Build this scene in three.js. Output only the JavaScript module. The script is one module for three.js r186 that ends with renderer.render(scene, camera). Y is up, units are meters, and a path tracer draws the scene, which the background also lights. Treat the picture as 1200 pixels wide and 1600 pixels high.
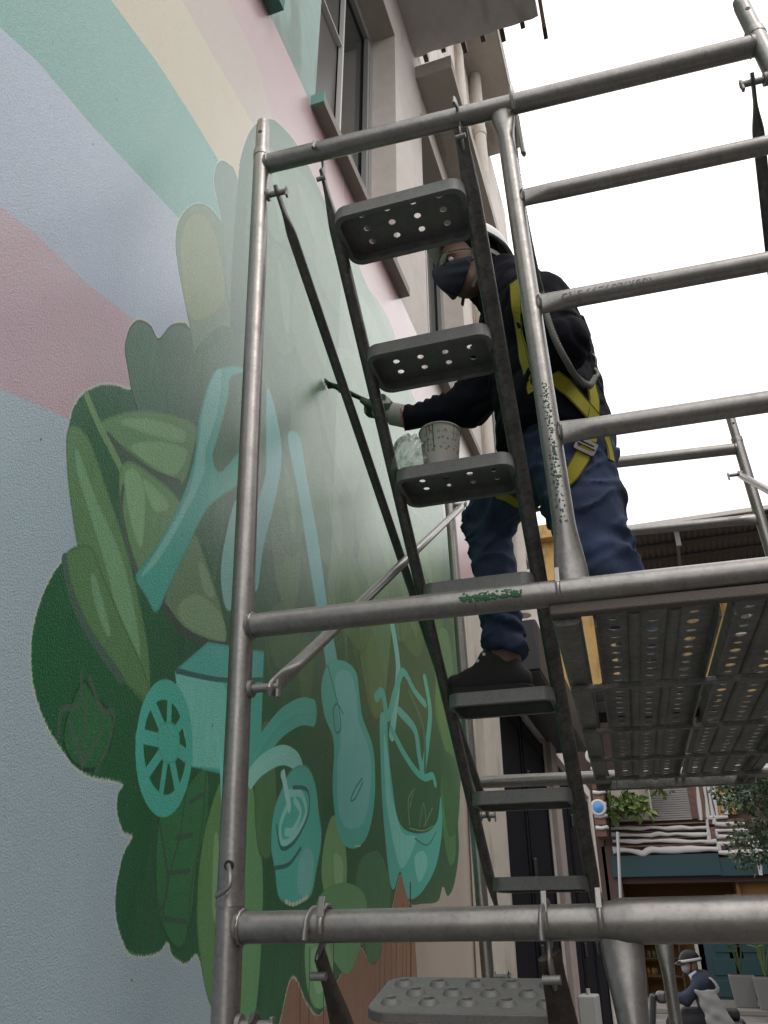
import * as THREE from 'three';
import { mergeGeometries, mergeVertices } from 'three/addons/utils/BufferGeometryUtils.js';
import { RoundedBoxGeometry } from 'three/addons/geometries/RoundedBoxGeometry.js';
import { TextGeometry } from 'three/addons/geometries/TextGeometry.js';
import { FontLoader } from 'three/addons/loaders/FontLoader.js';
import { ImprovedNoise } from 'three/addons/math/ImprovedNoise.js';

const scene = new THREE.Scene();
const EYE = 1.7;                                   // eye level above the street, metres
// ---------------------------------------------------------------- camera
const FOCAL = 1230, PITCH = THREE.MathUtils.degToRad(28.4), YAW = THREE.MathUtils.degToRad(19.13);
const camera = new THREE.PerspectiveCamera(2 * Math.atan(800 / FOCAL) * 180 / Math.PI, 0.75, 0.05, 400);
camera.position.set(0, EYE, 0);
camera.rotation.order = 'YXZ';
camera.rotation.set(PITCH, YAW, 0);
// ---------------------------------------------------------------- overcast sky and veiled sun
{
  const W = 128, H = 64, d = new Float32Array(W * H * 4);
  for (let r = 0; r < H; r++) for (let c = 0; c < W; c++) {
    const el = ((r + 0.5) / H - 0.5) * Math.PI, s = Math.max(0, Math.sin(el)), i = (r * W + c) * 4;
    const L = el < 0 ? 0.3 : 1.3 * (1 + 0.5 * s);
    d[i] = L; d[i + 1] = L * 1.0; d[i + 2] = L * 1.01; d[i + 3] = 1;
  }
  const t = new THREE.DataTexture(d, W, H, THREE.RGBAFormat, THREE.FloatType);
  t.mapping = THREE.EquirectangularReflectionMapping; t.magFilter = t.minFilter = THREE.LinearFilter; t.needsUpdate = true;
  scene.background = t; scene.environment = t;
}
const sun = new THREE.DirectionalLight(0xfff4e8, 0.6);
sun.position.set(5, EYE + 9, 3); sun.target.position.set(-0.5, EYE, -2);
sun.castShadow = true; sun.shadow.radius = 40; sun.shadow.mapSize.set(2048, 2048);
Object.assign(sun.shadow.camera, { left: -14, right: 14, top: 14, bottom: -14, near: 0.5, far: 60 });
scene.add(sun, sun.target);
const renderer = new THREE.WebGLRenderer({ antialias: true });
renderer.toneMapping = THREE.LinearToneMapping; renderer.toneMappingExposure = 0.97;
renderer.shadowMap.enabled = true;

// ---------------------------------------------------------------- helpers
let seed = 20240611;
const rnd = () => { seed = (seed + 0x6d2b79f5) | 0; let t = Math.imul(seed ^ (seed >>> 15), 1 | seed); t = (t + Math.imul(t ^ (t >>> 7), 61 | t)) ^ t; return ((t ^ (t >>> 14)) >>> 0) / 4294967296; };
const rr = (a, b) => a + (b - a) * rnd();
const V = (x, y, z) => new THREE.Vector3(x, y, z);
const lerp = (a, b, t) => a + (b - a) * t, clamp = (x, a, b) => Math.min(b, Math.max(a, x)), smooth = (a, b, x) => { const t = clamp((x - a) / (b - a), 0, 1); return t * t * (3 - 2 * t); };
const perlin = new ImprovedNoise();
// a sight line of the survey: the point on it at depth z, at side x or at height y (all against the eye)
function sight(px, py) {
  const a = (px - 600) / FOCAL, b = (py - 800) / FOCAL, fw = Math.cos(PITCH) + b * Math.sin(PITCH), up = Math.sin(PITCH) - b * Math.cos(PITCH);
  return V(a * Math.cos(YAW) - fw * Math.sin(YAW), up, -a * Math.sin(YAW) - fw * Math.cos(YAW));
}
const atZ = (px, py, z) => { const r = sight(px, py); return r.multiplyScalar(z / r.z); };
const atX = (px, py, x) => { const r = sight(px, py); return r.multiplyScalar(x / r.x); };
const atY = (px, py, y) => { const r = sight(px, py); return r.multiplyScalar(y / r.y); };

const names = new Map();
function numbered(name) { const n = names.get(name) ?? 0; names.set(name, n + 1); return n ? name + '_' + String(n).padStart(3, '0') : name; }
// a thing: a Group at its base (x, y, z against the eye); geometry for it is written in the same coordinates and shifted to the base
function thing(name, label, category, base, group) {
  const o = new THREE.Group(); o.name = numbered(name); o.userData = { label, category }; if (group) o.userData.group = group;
  o.position.set(base.x, base.y + EYE, base.z); o.base = base.clone(); scene.add(o); return o;
}
function part(name, geo, mat, parent, label) {
  const b = parent.base ?? parent.parent.base ?? parent.parent.parent.base, g = Array.isArray(geo) ? merge(geo) : geo;
  g.translate(-b.x, -b.y, -b.z);
  const m = new THREE.Mesh(g, mat); m.name = name; m.castShadow = m.receiveShadow = true; if (label) m.userData.label = label;
  parent.add(m); return m;
}
function merge(list) {
  const any = list.some((g) => !g.index);
  return mergeGeometries(list.map((g) => { const q = any && g.index ? g.toNonIndexed() : g; for (const k of Object.keys(q.attributes)) if (!['position', 'normal', 'uv'].includes(k)) q.deleteAttribute(k); return q; }));
}
function structure(name, geo, mat, label) {
  const g = Array.isArray(geo) ? merge(geo) : geo; g.translate(0, EYE, 0);
  const m = new THREE.Mesh(g, mat); m.name = name; m.userData.kind = 'structure'; if (label) m.userData.label = label; m.castShadow = m.receiveShadow = true; scene.add(m); return m;
}
// box with uv in metres
function box(cx, cy, cz, sx, sy, sz, r = 0) {
  const g = r ? new RoundedBoxGeometry(sx, sy, sz, 2, Math.min(r, sx * .49, sy * .49, sz * .49)) : new THREE.BoxGeometry(sx, sy, sz);
  metreUV(g); return g.translate(cx, cy, cz);
}
function metreUV(g) {
  const p = g.attributes.position, n = g.attributes.normal, uv = new Float32Array(p.count * 2);
  for (let i = 0; i < p.count; i++) {
    const ax = Math.abs(n.getX(i)), ay = Math.abs(n.getY(i)), az = Math.abs(n.getZ(i));
    if (ax >= ay && ax >= az) { uv[2 * i] = p.getZ(i); uv[2 * i + 1] = p.getY(i); } else if (ay >= az) { uv[2 * i] = p.getX(i); uv[2 * i + 1] = p.getZ(i); } else { uv[2 * i] = p.getX(i); uv[2 * i + 1] = p.getY(i); }
  }
  g.setAttribute('uv', new THREE.BufferAttribute(uv, 2)); return g;
}
// bar of rectangular section between two points; w across, h along `up`
function bar(a, b, w, h, up = V(0, 1, 0), r = 0) {
  const d = b.clone().sub(a), L = d.length(); d.normalize();
  const side = d.clone().cross(up).normalize(), u = side.clone().cross(d).normalize();
  const g = box(0, 0, 0, w, h, L, r);
  return g.applyMatrix4(new THREE.Matrix4().makeBasis(side, u, d.clone().negate()).setPosition(a.clone().add(b).multiplyScalar(.5)));
}
// tube through points; size(s, L) gives [half width along ref, half width across]; uv in metres
function tube(pts, size, { rad = 18, step = 0.05, ref = V(0, 1, 0), cap = true, power = 2, smoothPath = true } = {}) {
  const sz = typeof size === 'number' ? () => [size, size] : size;
  let P = [];
  if (pts.length === 2) { const L = pts[0].distanceTo(pts[1]), n = Math.max(1, Math.ceil(L / step)); for (let i = 0; i <= n; i++) P.push(pts[0].clone().lerp(pts[1], i / n)); }
  else if (smoothPath) { const c = new THREE.CatmullRomCurve3(pts, false, 'centripetal'); P = c.getSpacedPoints(Math.max(4, Math.ceil(c.getLength() / step))); }
  else P = pts;
  const n = P.length, S = [0]; for (let i = 1; i < n; i++) S.push(S[i - 1] + P[i].distanceTo(P[i - 1]));
  const L = S[n - 1], pos = [], uv = [], idx = []; let N = null;
  const rings = [];
  for (let i = 0; i < n; i++) {
    const t = P[Math.min(n - 1, i + 1)].clone().sub(P[Math.max(0, i - 1)]).normalize();
    if (!N) { N = ref.clone().addScaledVector(t, -ref.dot(t)); if (N.lengthSq() < 1e-6) N = V(1, 0, 0).addScaledVector(t, -t.x); N.normalize(); } else { N.addScaledVector(t, -N.dot(t)).normalize(); }
    const B = t.clone().cross(N), [ra, rb] = sz(S[i], L); rings.push([P[i], N.clone(), B, ra, rb]);
    for (let j = 0; j <= rad; j++) {
      const th = j / rad * Math.PI * 2, c = Math.cos(th), s = Math.sin(th), e = 2 / power;
      const x = Math.sign(c) * Math.pow(Math.abs(c), e) * ra, y = Math.sign(s) * Math.pow(Math.abs(s), e) * rb;
      const q = P[i].clone().addScaledVector(N, x).addScaledVector(B, y); pos.push(q.x, q.y, q.z); uv.push(th * Math.max(ra, rb), S[i]);
    }
  }
  for (let i = 0; i < n - 1; i++) for (let j = 0; j < rad; j++) { const a = i * (rad + 1) + j, b = a + rad + 1; idx.push(a, a + 1, b, b, a + 1, b + 1); }
  const g = new THREE.BufferGeometry(); g.setAttribute('position', new THREE.Float32BufferAttribute(pos, 3)); g.setAttribute('uv', new THREE.Float32BufferAttribute(uv, 2)); g.setIndex(idx); g.computeVertexNormals();
  { const nn = g.attributes.normal; for (let i = 0; i < n; i++) { const a = i * (rad + 1), b = a + rad, v = V(nn.getX(a) + nn.getX(b), nn.getY(a) + nn.getY(b), nn.getZ(a) + nn.getZ(b)).normalize(); nn.setXYZ(a, v.x, v.y, v.z); nn.setXYZ(b, v.x, v.y, v.z); } }
  if (!cap) return g;
  const caps = [0, n - 1].map((i) => {
    const [c, N2, B, ra, rb] = rings[i], p = [c.x, c.y, c.z], u = [0, 0], id = []; const sgn = i ? 1 : -1;
    for (let j = 0; j <= rad; j++) { const a = i * (rad + 1) + j; p.push(pos[a * 3], pos[a * 3 + 1], pos[a * 3 + 2]); u.push(Math.cos(j) * .01, Math.sin(j) * .01); }
    for (let j = 1; j <= rad; j++) sgn > 0 ? id.push(0, j, j + 1) : id.push(0, j + 1, j);
    const q = new THREE.BufferGeometry(); q.setAttribute('position', new THREE.Float32BufferAttribute(p, 3)); q.setAttribute('uv', new THREE.Float32BufferAttribute(u, 2)); q.setIndex(id); q.computeVertexNormals(); return q;
  });
  return mergeGeometries([g, ...caps]);
}
function lathe(profile, seg = 24) { const g = new THREE.LatheGeometry(profile.map(([r, y]) => new THREE.Vector2(r, y)), seg); return g; }
function placed(g, pos, dir, up = V(0, 1, 0)) {      // turns +Y of g to dir
  const q = new THREE.Quaternion().setFromUnitVectors(V(0, 1, 0), dir.clone().normalize()); return g.applyQuaternion(q).translate(pos.x, pos.y, pos.z);
}
function extrude(shape, depth, bevel = 0, seg = 8) {
  return new THREE.ExtrudeGeometry(shape, { depth, bevelEnabled: bevel > 0, bevelThickness: bevel, bevelSize: bevel, bevelSegments: 2, curveSegments: seg });
}
function roundRect(w, h, r) { const s = new THREE.Shape(), x = -w / 2, y = -h / 2; s.moveTo(x + r, y); s.lineTo(x + w - r, y); s.absarc(x + w - r, y + r, r, -Math.PI / 2, 0); s.lineTo(x + w, y + h - r); s.absarc(x + w - r, y + h - r, r, 0, Math.PI / 2); s.lineTo(x + r, y + h); s.absarc(x + r, y + h - r, r, Math.PI / 2, Math.PI); s.lineTo(x, y + r); s.absarc(x + r, y + r, r, Math.PI, Math.PI * 1.5); return s; }
function hole(x, y, rx, ry) { const p = new THREE.Path(); p.absellipse(x, y, rx, ry, 0, Math.PI * 2, true); return p; }
// smooth surface of a field (negative inside) on a grid: surface nets
function surface(field, lo, hi, cell) {
  const nx = Math.ceil((hi.x - lo.x) / cell) + 1, ny = Math.ceil((hi.y - lo.y) / cell) + 1, nz = Math.ceil((hi.z - lo.z) / cell) + 1;
  const F = new Float32Array(nx * ny * nz), id = (i, j, k) => i + nx * (j + ny * k);
  for (let k = 0; k < nz; k++) for (let j = 0; j < ny; j++) for (let i = 0; i < nx; i++) F[id(i, j, k)] = field(lo.x + i * cell, lo.y + j * cell, lo.z + k * cell);
  const vert = new Int32Array(nx * ny * nz).fill(-1), pos = [], idx = [];
  const C = [[0, 0, 0], [1, 0, 0], [0, 1, 0], [1, 1, 0], [0, 0, 1], [1, 0, 1], [0, 1, 1], [1, 1, 1]], EDGE = [[0, 1], [2, 3], [4, 5], [6, 7], [0, 2], [1, 3], [4, 6], [5, 7], [0, 4], [1, 5], [2, 6], [3, 7]];
  for (let k = 0; k < nz - 1; k++) for (let j = 0; j < ny - 1; j++) for (let i = 0; i < nx - 1; i++) {
    const f = C.map(([a, b, c]) => F[id(i + a, j + b, k + c)]); let neg = 0; for (const v of f) if (v < 0) neg++;
    if (!neg || neg === 8) continue;
    let x = 0, y = 0, z = 0, n = 0;
    for (const [a, b] of EDGE) if ((f[a] < 0) !== (f[b] < 0)) { const t = f[a] / (f[a] - f[b]); x += lerp(C[a][0], C[b][0], t); y += lerp(C[a][1], C[b][1], t); z += lerp(C[a][2], C[b][2], t); n++; }
    vert[id(i, j, k)] = pos.length / 3; pos.push(lo.x + (i + x / n) * cell, lo.y + (j + y / n) * cell, lo.z + (k + z / n) * cell);
  }
  const quad = (a, b, c, d, flip) => { if (a < 0 || b < 0 || c < 0 || d < 0) return; flip ? idx.push(a, c, b, a, d, c) : idx.push(a, b, c, a, c, d); };
  for (let k = 1; k < nz - 1; k++) for (let j = 1; j < ny - 1; j++) for (let i = 1; i < nx - 1; i++) {
    const s = F[id(i, j, k)] < 0;
    if (s !== F[id(i + 1, j, k)] < 0) quad(vert[id(i, j - 1, k - 1)], vert[id(i, j, k - 1)], vert[id(i, j, k)], vert[id(i, j - 1, k)], !s);
    if (s !== F[id(i, j + 1, k)] < 0) quad(vert[id(i - 1, j, k - 1)], vert[id(i - 1, j, k)], vert[id(i, j, k)], vert[id(i, j, k - 1)], !s);
    if (s !== F[id(i, j, k + 1)] < 0) quad(vert[id(i - 1, j - 1, k)], vert[id(i, j - 1, k)], vert[id(i, j, k)], vert[id(i - 1, j, k)], !s);
  }
  const g = new THREE.BufferGeometry(); g.setAttribute('position', new THREE.Float32BufferAttribute(pos, 3)); g.setIndex(idx); g.computeVertexNormals(); return metreUV(g);
}
const smin = (a, b, k) => { const h = Math.max(k - Math.abs(a - b), 0) / k; return Math.min(a, b) - h * h * k * .25; };
function capsule(a, b, ra, rb) {                      // tapered capsule distance
  const dx = b.x - a.x, dy = b.y - a.y, dz = b.z - a.z, q = dx * dx + dy * dy + dz * dz;
  return (x, y, z) => { const t = clamp(((x - a.x) * dx + (y - a.y) * dy + (z - a.z) * dz) / q, 0, 1); return Math.hypot(x - a.x - dx * t, y - a.y - dy * t, z - a.z - dz * t) - lerp(ra, rb, t); };
}
const blend = (fs, k) => (x, y, z) => { let d = fs[0](x, y, z); for (let i = 1; i < fs.length; i++) d = smin(d, fs[i](x, y, z), k); return d; };

// ---------------------------------------------------------------- textures and materials
function noiseTexture(n, fn, srgb) {
  const d = new Uint8Array(n * n * 4);
  for (let y = 0; y < n; y++) for (let x = 0; x < n; x++) { const v = fn(x / n, y / n), i = (y * n + x) * 4; if (typeof v === 'number') d[i] = d[i + 1] = d[i + 2] = clamp(v, 0, 1) * 255; else for (let c = 0; c < 3; c++) d[i + c] = clamp(v[c], 0, 1) * 255; d[i + 3] = 255; }
  const t = new THREE.DataTexture(d, n, n); t.wrapS = t.wrapT = THREE.RepeatWrapping; t.magFilter = THREE.LinearFilter; t.minFilter = THREE.LinearMipmapLinearFilter; t.generateMipmaps = true; if (srgb) t.colorSpace = THREE.SRGBColorSpace; t.needsUpdate = true; return t;
}
// value noise that tiles: p cells per side
const hash2 = (x, y, s) => { let h = Math.imul(x, 374761393) + Math.imul(y, 668265263) + Math.imul(s, 1274126177); h = Math.imul(h ^ (h >>> 13), 1274126177); return ((h ^ (h >>> 16)) >>> 0) / 4294967296; };
function vn(u, v, p, s) { const x = u * p, y = v * p, i = Math.floor(x), j = Math.floor(y), a = x - i, b = y - j, f = a * a * (3 - 2 * a), g = b * b * (3 - 2 * b), m = (k) => ((k % p) + p) % p; return lerp(lerp(hash2(m(i), m(j), s), hash2(m(i + 1), m(j), s), f), lerp(hash2(m(i), m(j + 1), s), hash2(m(i + 1), m(j + 1), s), f), g); }
const fbm = (u, v, p, o, s) => { let a = .5, t = 0, n = 0; for (let i = 0; i < o; i++) { t += a * vn(u, v, p, s + i); n += a; a *= .5; p *= 2; } return t / n; };
const rep = (t, k, k2 = k) => { const c = t.clone(); c.repeat.set(k, k2); c.needsUpdate = true; return c; };
const T = {
  grain: noiseTexture(512, (u, v) => .3 * fbm(u, v, 8, 3, 1) + .7 * fbm(u, v, 64, 3, 5)),
  stucco: noiseTexture(1024, (u, v) => { const a = fbm(u, v, 120, 2, 11), b = fbm(u, v, 250, 2, 17), c = vn(u, v, 150, 19); return .5 * smooth(.25, .8, a) + .3 * b + .2 * smooth(.6, .95, c); }),
  zinc: noiseTexture(512, (u, v) => { const a = fbm(u, v, 10, 4, 21), b = fbm(u, v, 60, 2, 25), st = smooth(.68, .8, fbm(u, v, 40, 3, 31)), c = .60 + .07 * (a - .5) + .07 * (b - .5) - .04 * st; return [c, c * .985, c * .965]; }, true),
  zincRough: noiseTexture(512, (u, v) => .40 + .18 * (fbm(u, v, 30, 3, 41) - .4)),
  dirty: noiseTexture(512, (u, v) => { const a = fbm(u, v, 8, 4, 51), b = fbm(u, v, 50, 2, 55), s = smooth(.62, .7, fbm(u, v, 20, 3, 57)), g = smooth(.6, .75, fbm(u, v, 6, 3, 59)), c = .33 + .10 * (a - .5) + .10 * (b - .5) + .03 * s; return [c * (1 - .12 * g), c * (1 + .02 * g), c * (.98 - .04 * g)]; }, true),
  cloth: noiseTexture(256, (u, v) => .5 + .25 * Math.sin(u * Math.PI * 2 * 64) * Math.sin(v * Math.PI * 2 * 64) + .25 * fbm(u, v, 60, 2, 61)),
  denim: noiseTexture(512, (u, v) => { const a = fbm(u, v, 6, 4, 71), b = vn(u * 1, v, 250, 75), t = .5 + .5 * Math.sin((u + v) * Math.PI * 2 * 120), c = .74 + .45 * (a - .5) + .14 * (b - .5) + .08 * (t - .5); return [c * .62, c * .76, c * 1.04]; }, true),
  plaster: noiseTexture(512, (u, v) => .5 + .22 * (fbm(u, v, 5, 5, 81) - .5) * 2),
};
function M(color, roughness, metalness = 0, o = {}) { const m = new THREE.MeshStandardMaterial({ roughness, metalness, ...o }); if (Array.isArray(color)) m.color.setRGB(...color); else m.color.set(color); return m; }
const mat = {
  zinc: M([1.0, .975, .965], .85, .8, { map: rep(T.zinc, 3), roughnessMap: rep(T.zincRough, 3), bumpMap: rep(T.grain, 6), bumpScale: .00014 }),
  zincBright: M([1.15, 1.12, 1.1], .8, .8, { map: rep(T.zinc, 4), roughnessMap: rep(T.zincRough, 5) }),
  dirtySteel: M([1.5, 1.42, 1.4], .45, .6, { map: rep(T.dirty, 3), bumpMap: rep(T.grain, 6), bumpScale: .0003 }),
  tread: M([.66, .67, .68], .5, .3, { map: rep(T.zinc, 4), bumpMap: rep(T.grain, 6), bumpScale: .0002 }),
  pin: M([.3, .29, .28], .45, .7, { bumpMap: rep(T.grain, 20), bumpScale: .0004 }),
  black: M([.02, .02, .022], .5),
  rust: M([.15, .125, .11], .7, .25, { bumpMap: rep(T.grain, 8), bumpScale: .001 }),
};
// the painted wall: outlines in metres (distance along the wall, height against eye level)
const MURAL_BANDS = [
['g',[186,200,218],[.169,1.308,.573,1.483,.665,1.517,.818,1.535,.983,1.571,1.168,1.61,1.654,1.642,1.85,.377,.883,.504,.453,.57]],
['g',[205,180,190],[.375,.996,.686,1.124,.777,1.145,.924,1.155,1.079,1.193,1.386,1.25,1.574,.33,.601,.387]],
['g',[182,203,212],[.513,.624,.789,.801,.851,.819,.945,.844,1.128,.865,1.361,-.035,2.976,-.744,.843,-.264]],
['g',[118,179,166],[.169,1.308,.573,1.483,.665,1.517,.818,1.535,.983,1.571,1.168,1.61,1.654,1.642,1.751,1.946,1.456,1.935,1.291,1.981,1.132,1.984,.965,1.974,.788,1.939,.545,1.915]],
['g',[215,203,172],[.545,1.915,.788,1.939,.965,1.974,1.132,1.984,1.291,1.981,1.456,1.935,1.751,1.946,1.875,2.253,1.595,2.336,1.363,2.344,1.165,2.327,1.008,2.321,.898,2.312]],
['g',[204,188,173],[.898,2.312,1.008,2.321,1.165,2.327,1.363,2.344,1.595,2.336,1.875,2.253,1.983,2.364,1.684,2.444,1.54,2.537,1.399,2.655,1.199,2.654,1.028,2.628]],
['g',[209,176,176],[1.028,2.628,1.199,2.654,1.399,2.655,1.54,2.537,1.684,2.444,1.983,2.364,3.791,1.713,5.161,2.134,5.161,2.134,4.903,2.32,4.475,2.502,3.932,2.666,3.407,2.904,2.892,3.013,2.374,3.013,1.987,3.036,1.779,2.982,1.552,3.001,1.393,2.991,1.32,2.983]]
];
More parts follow.
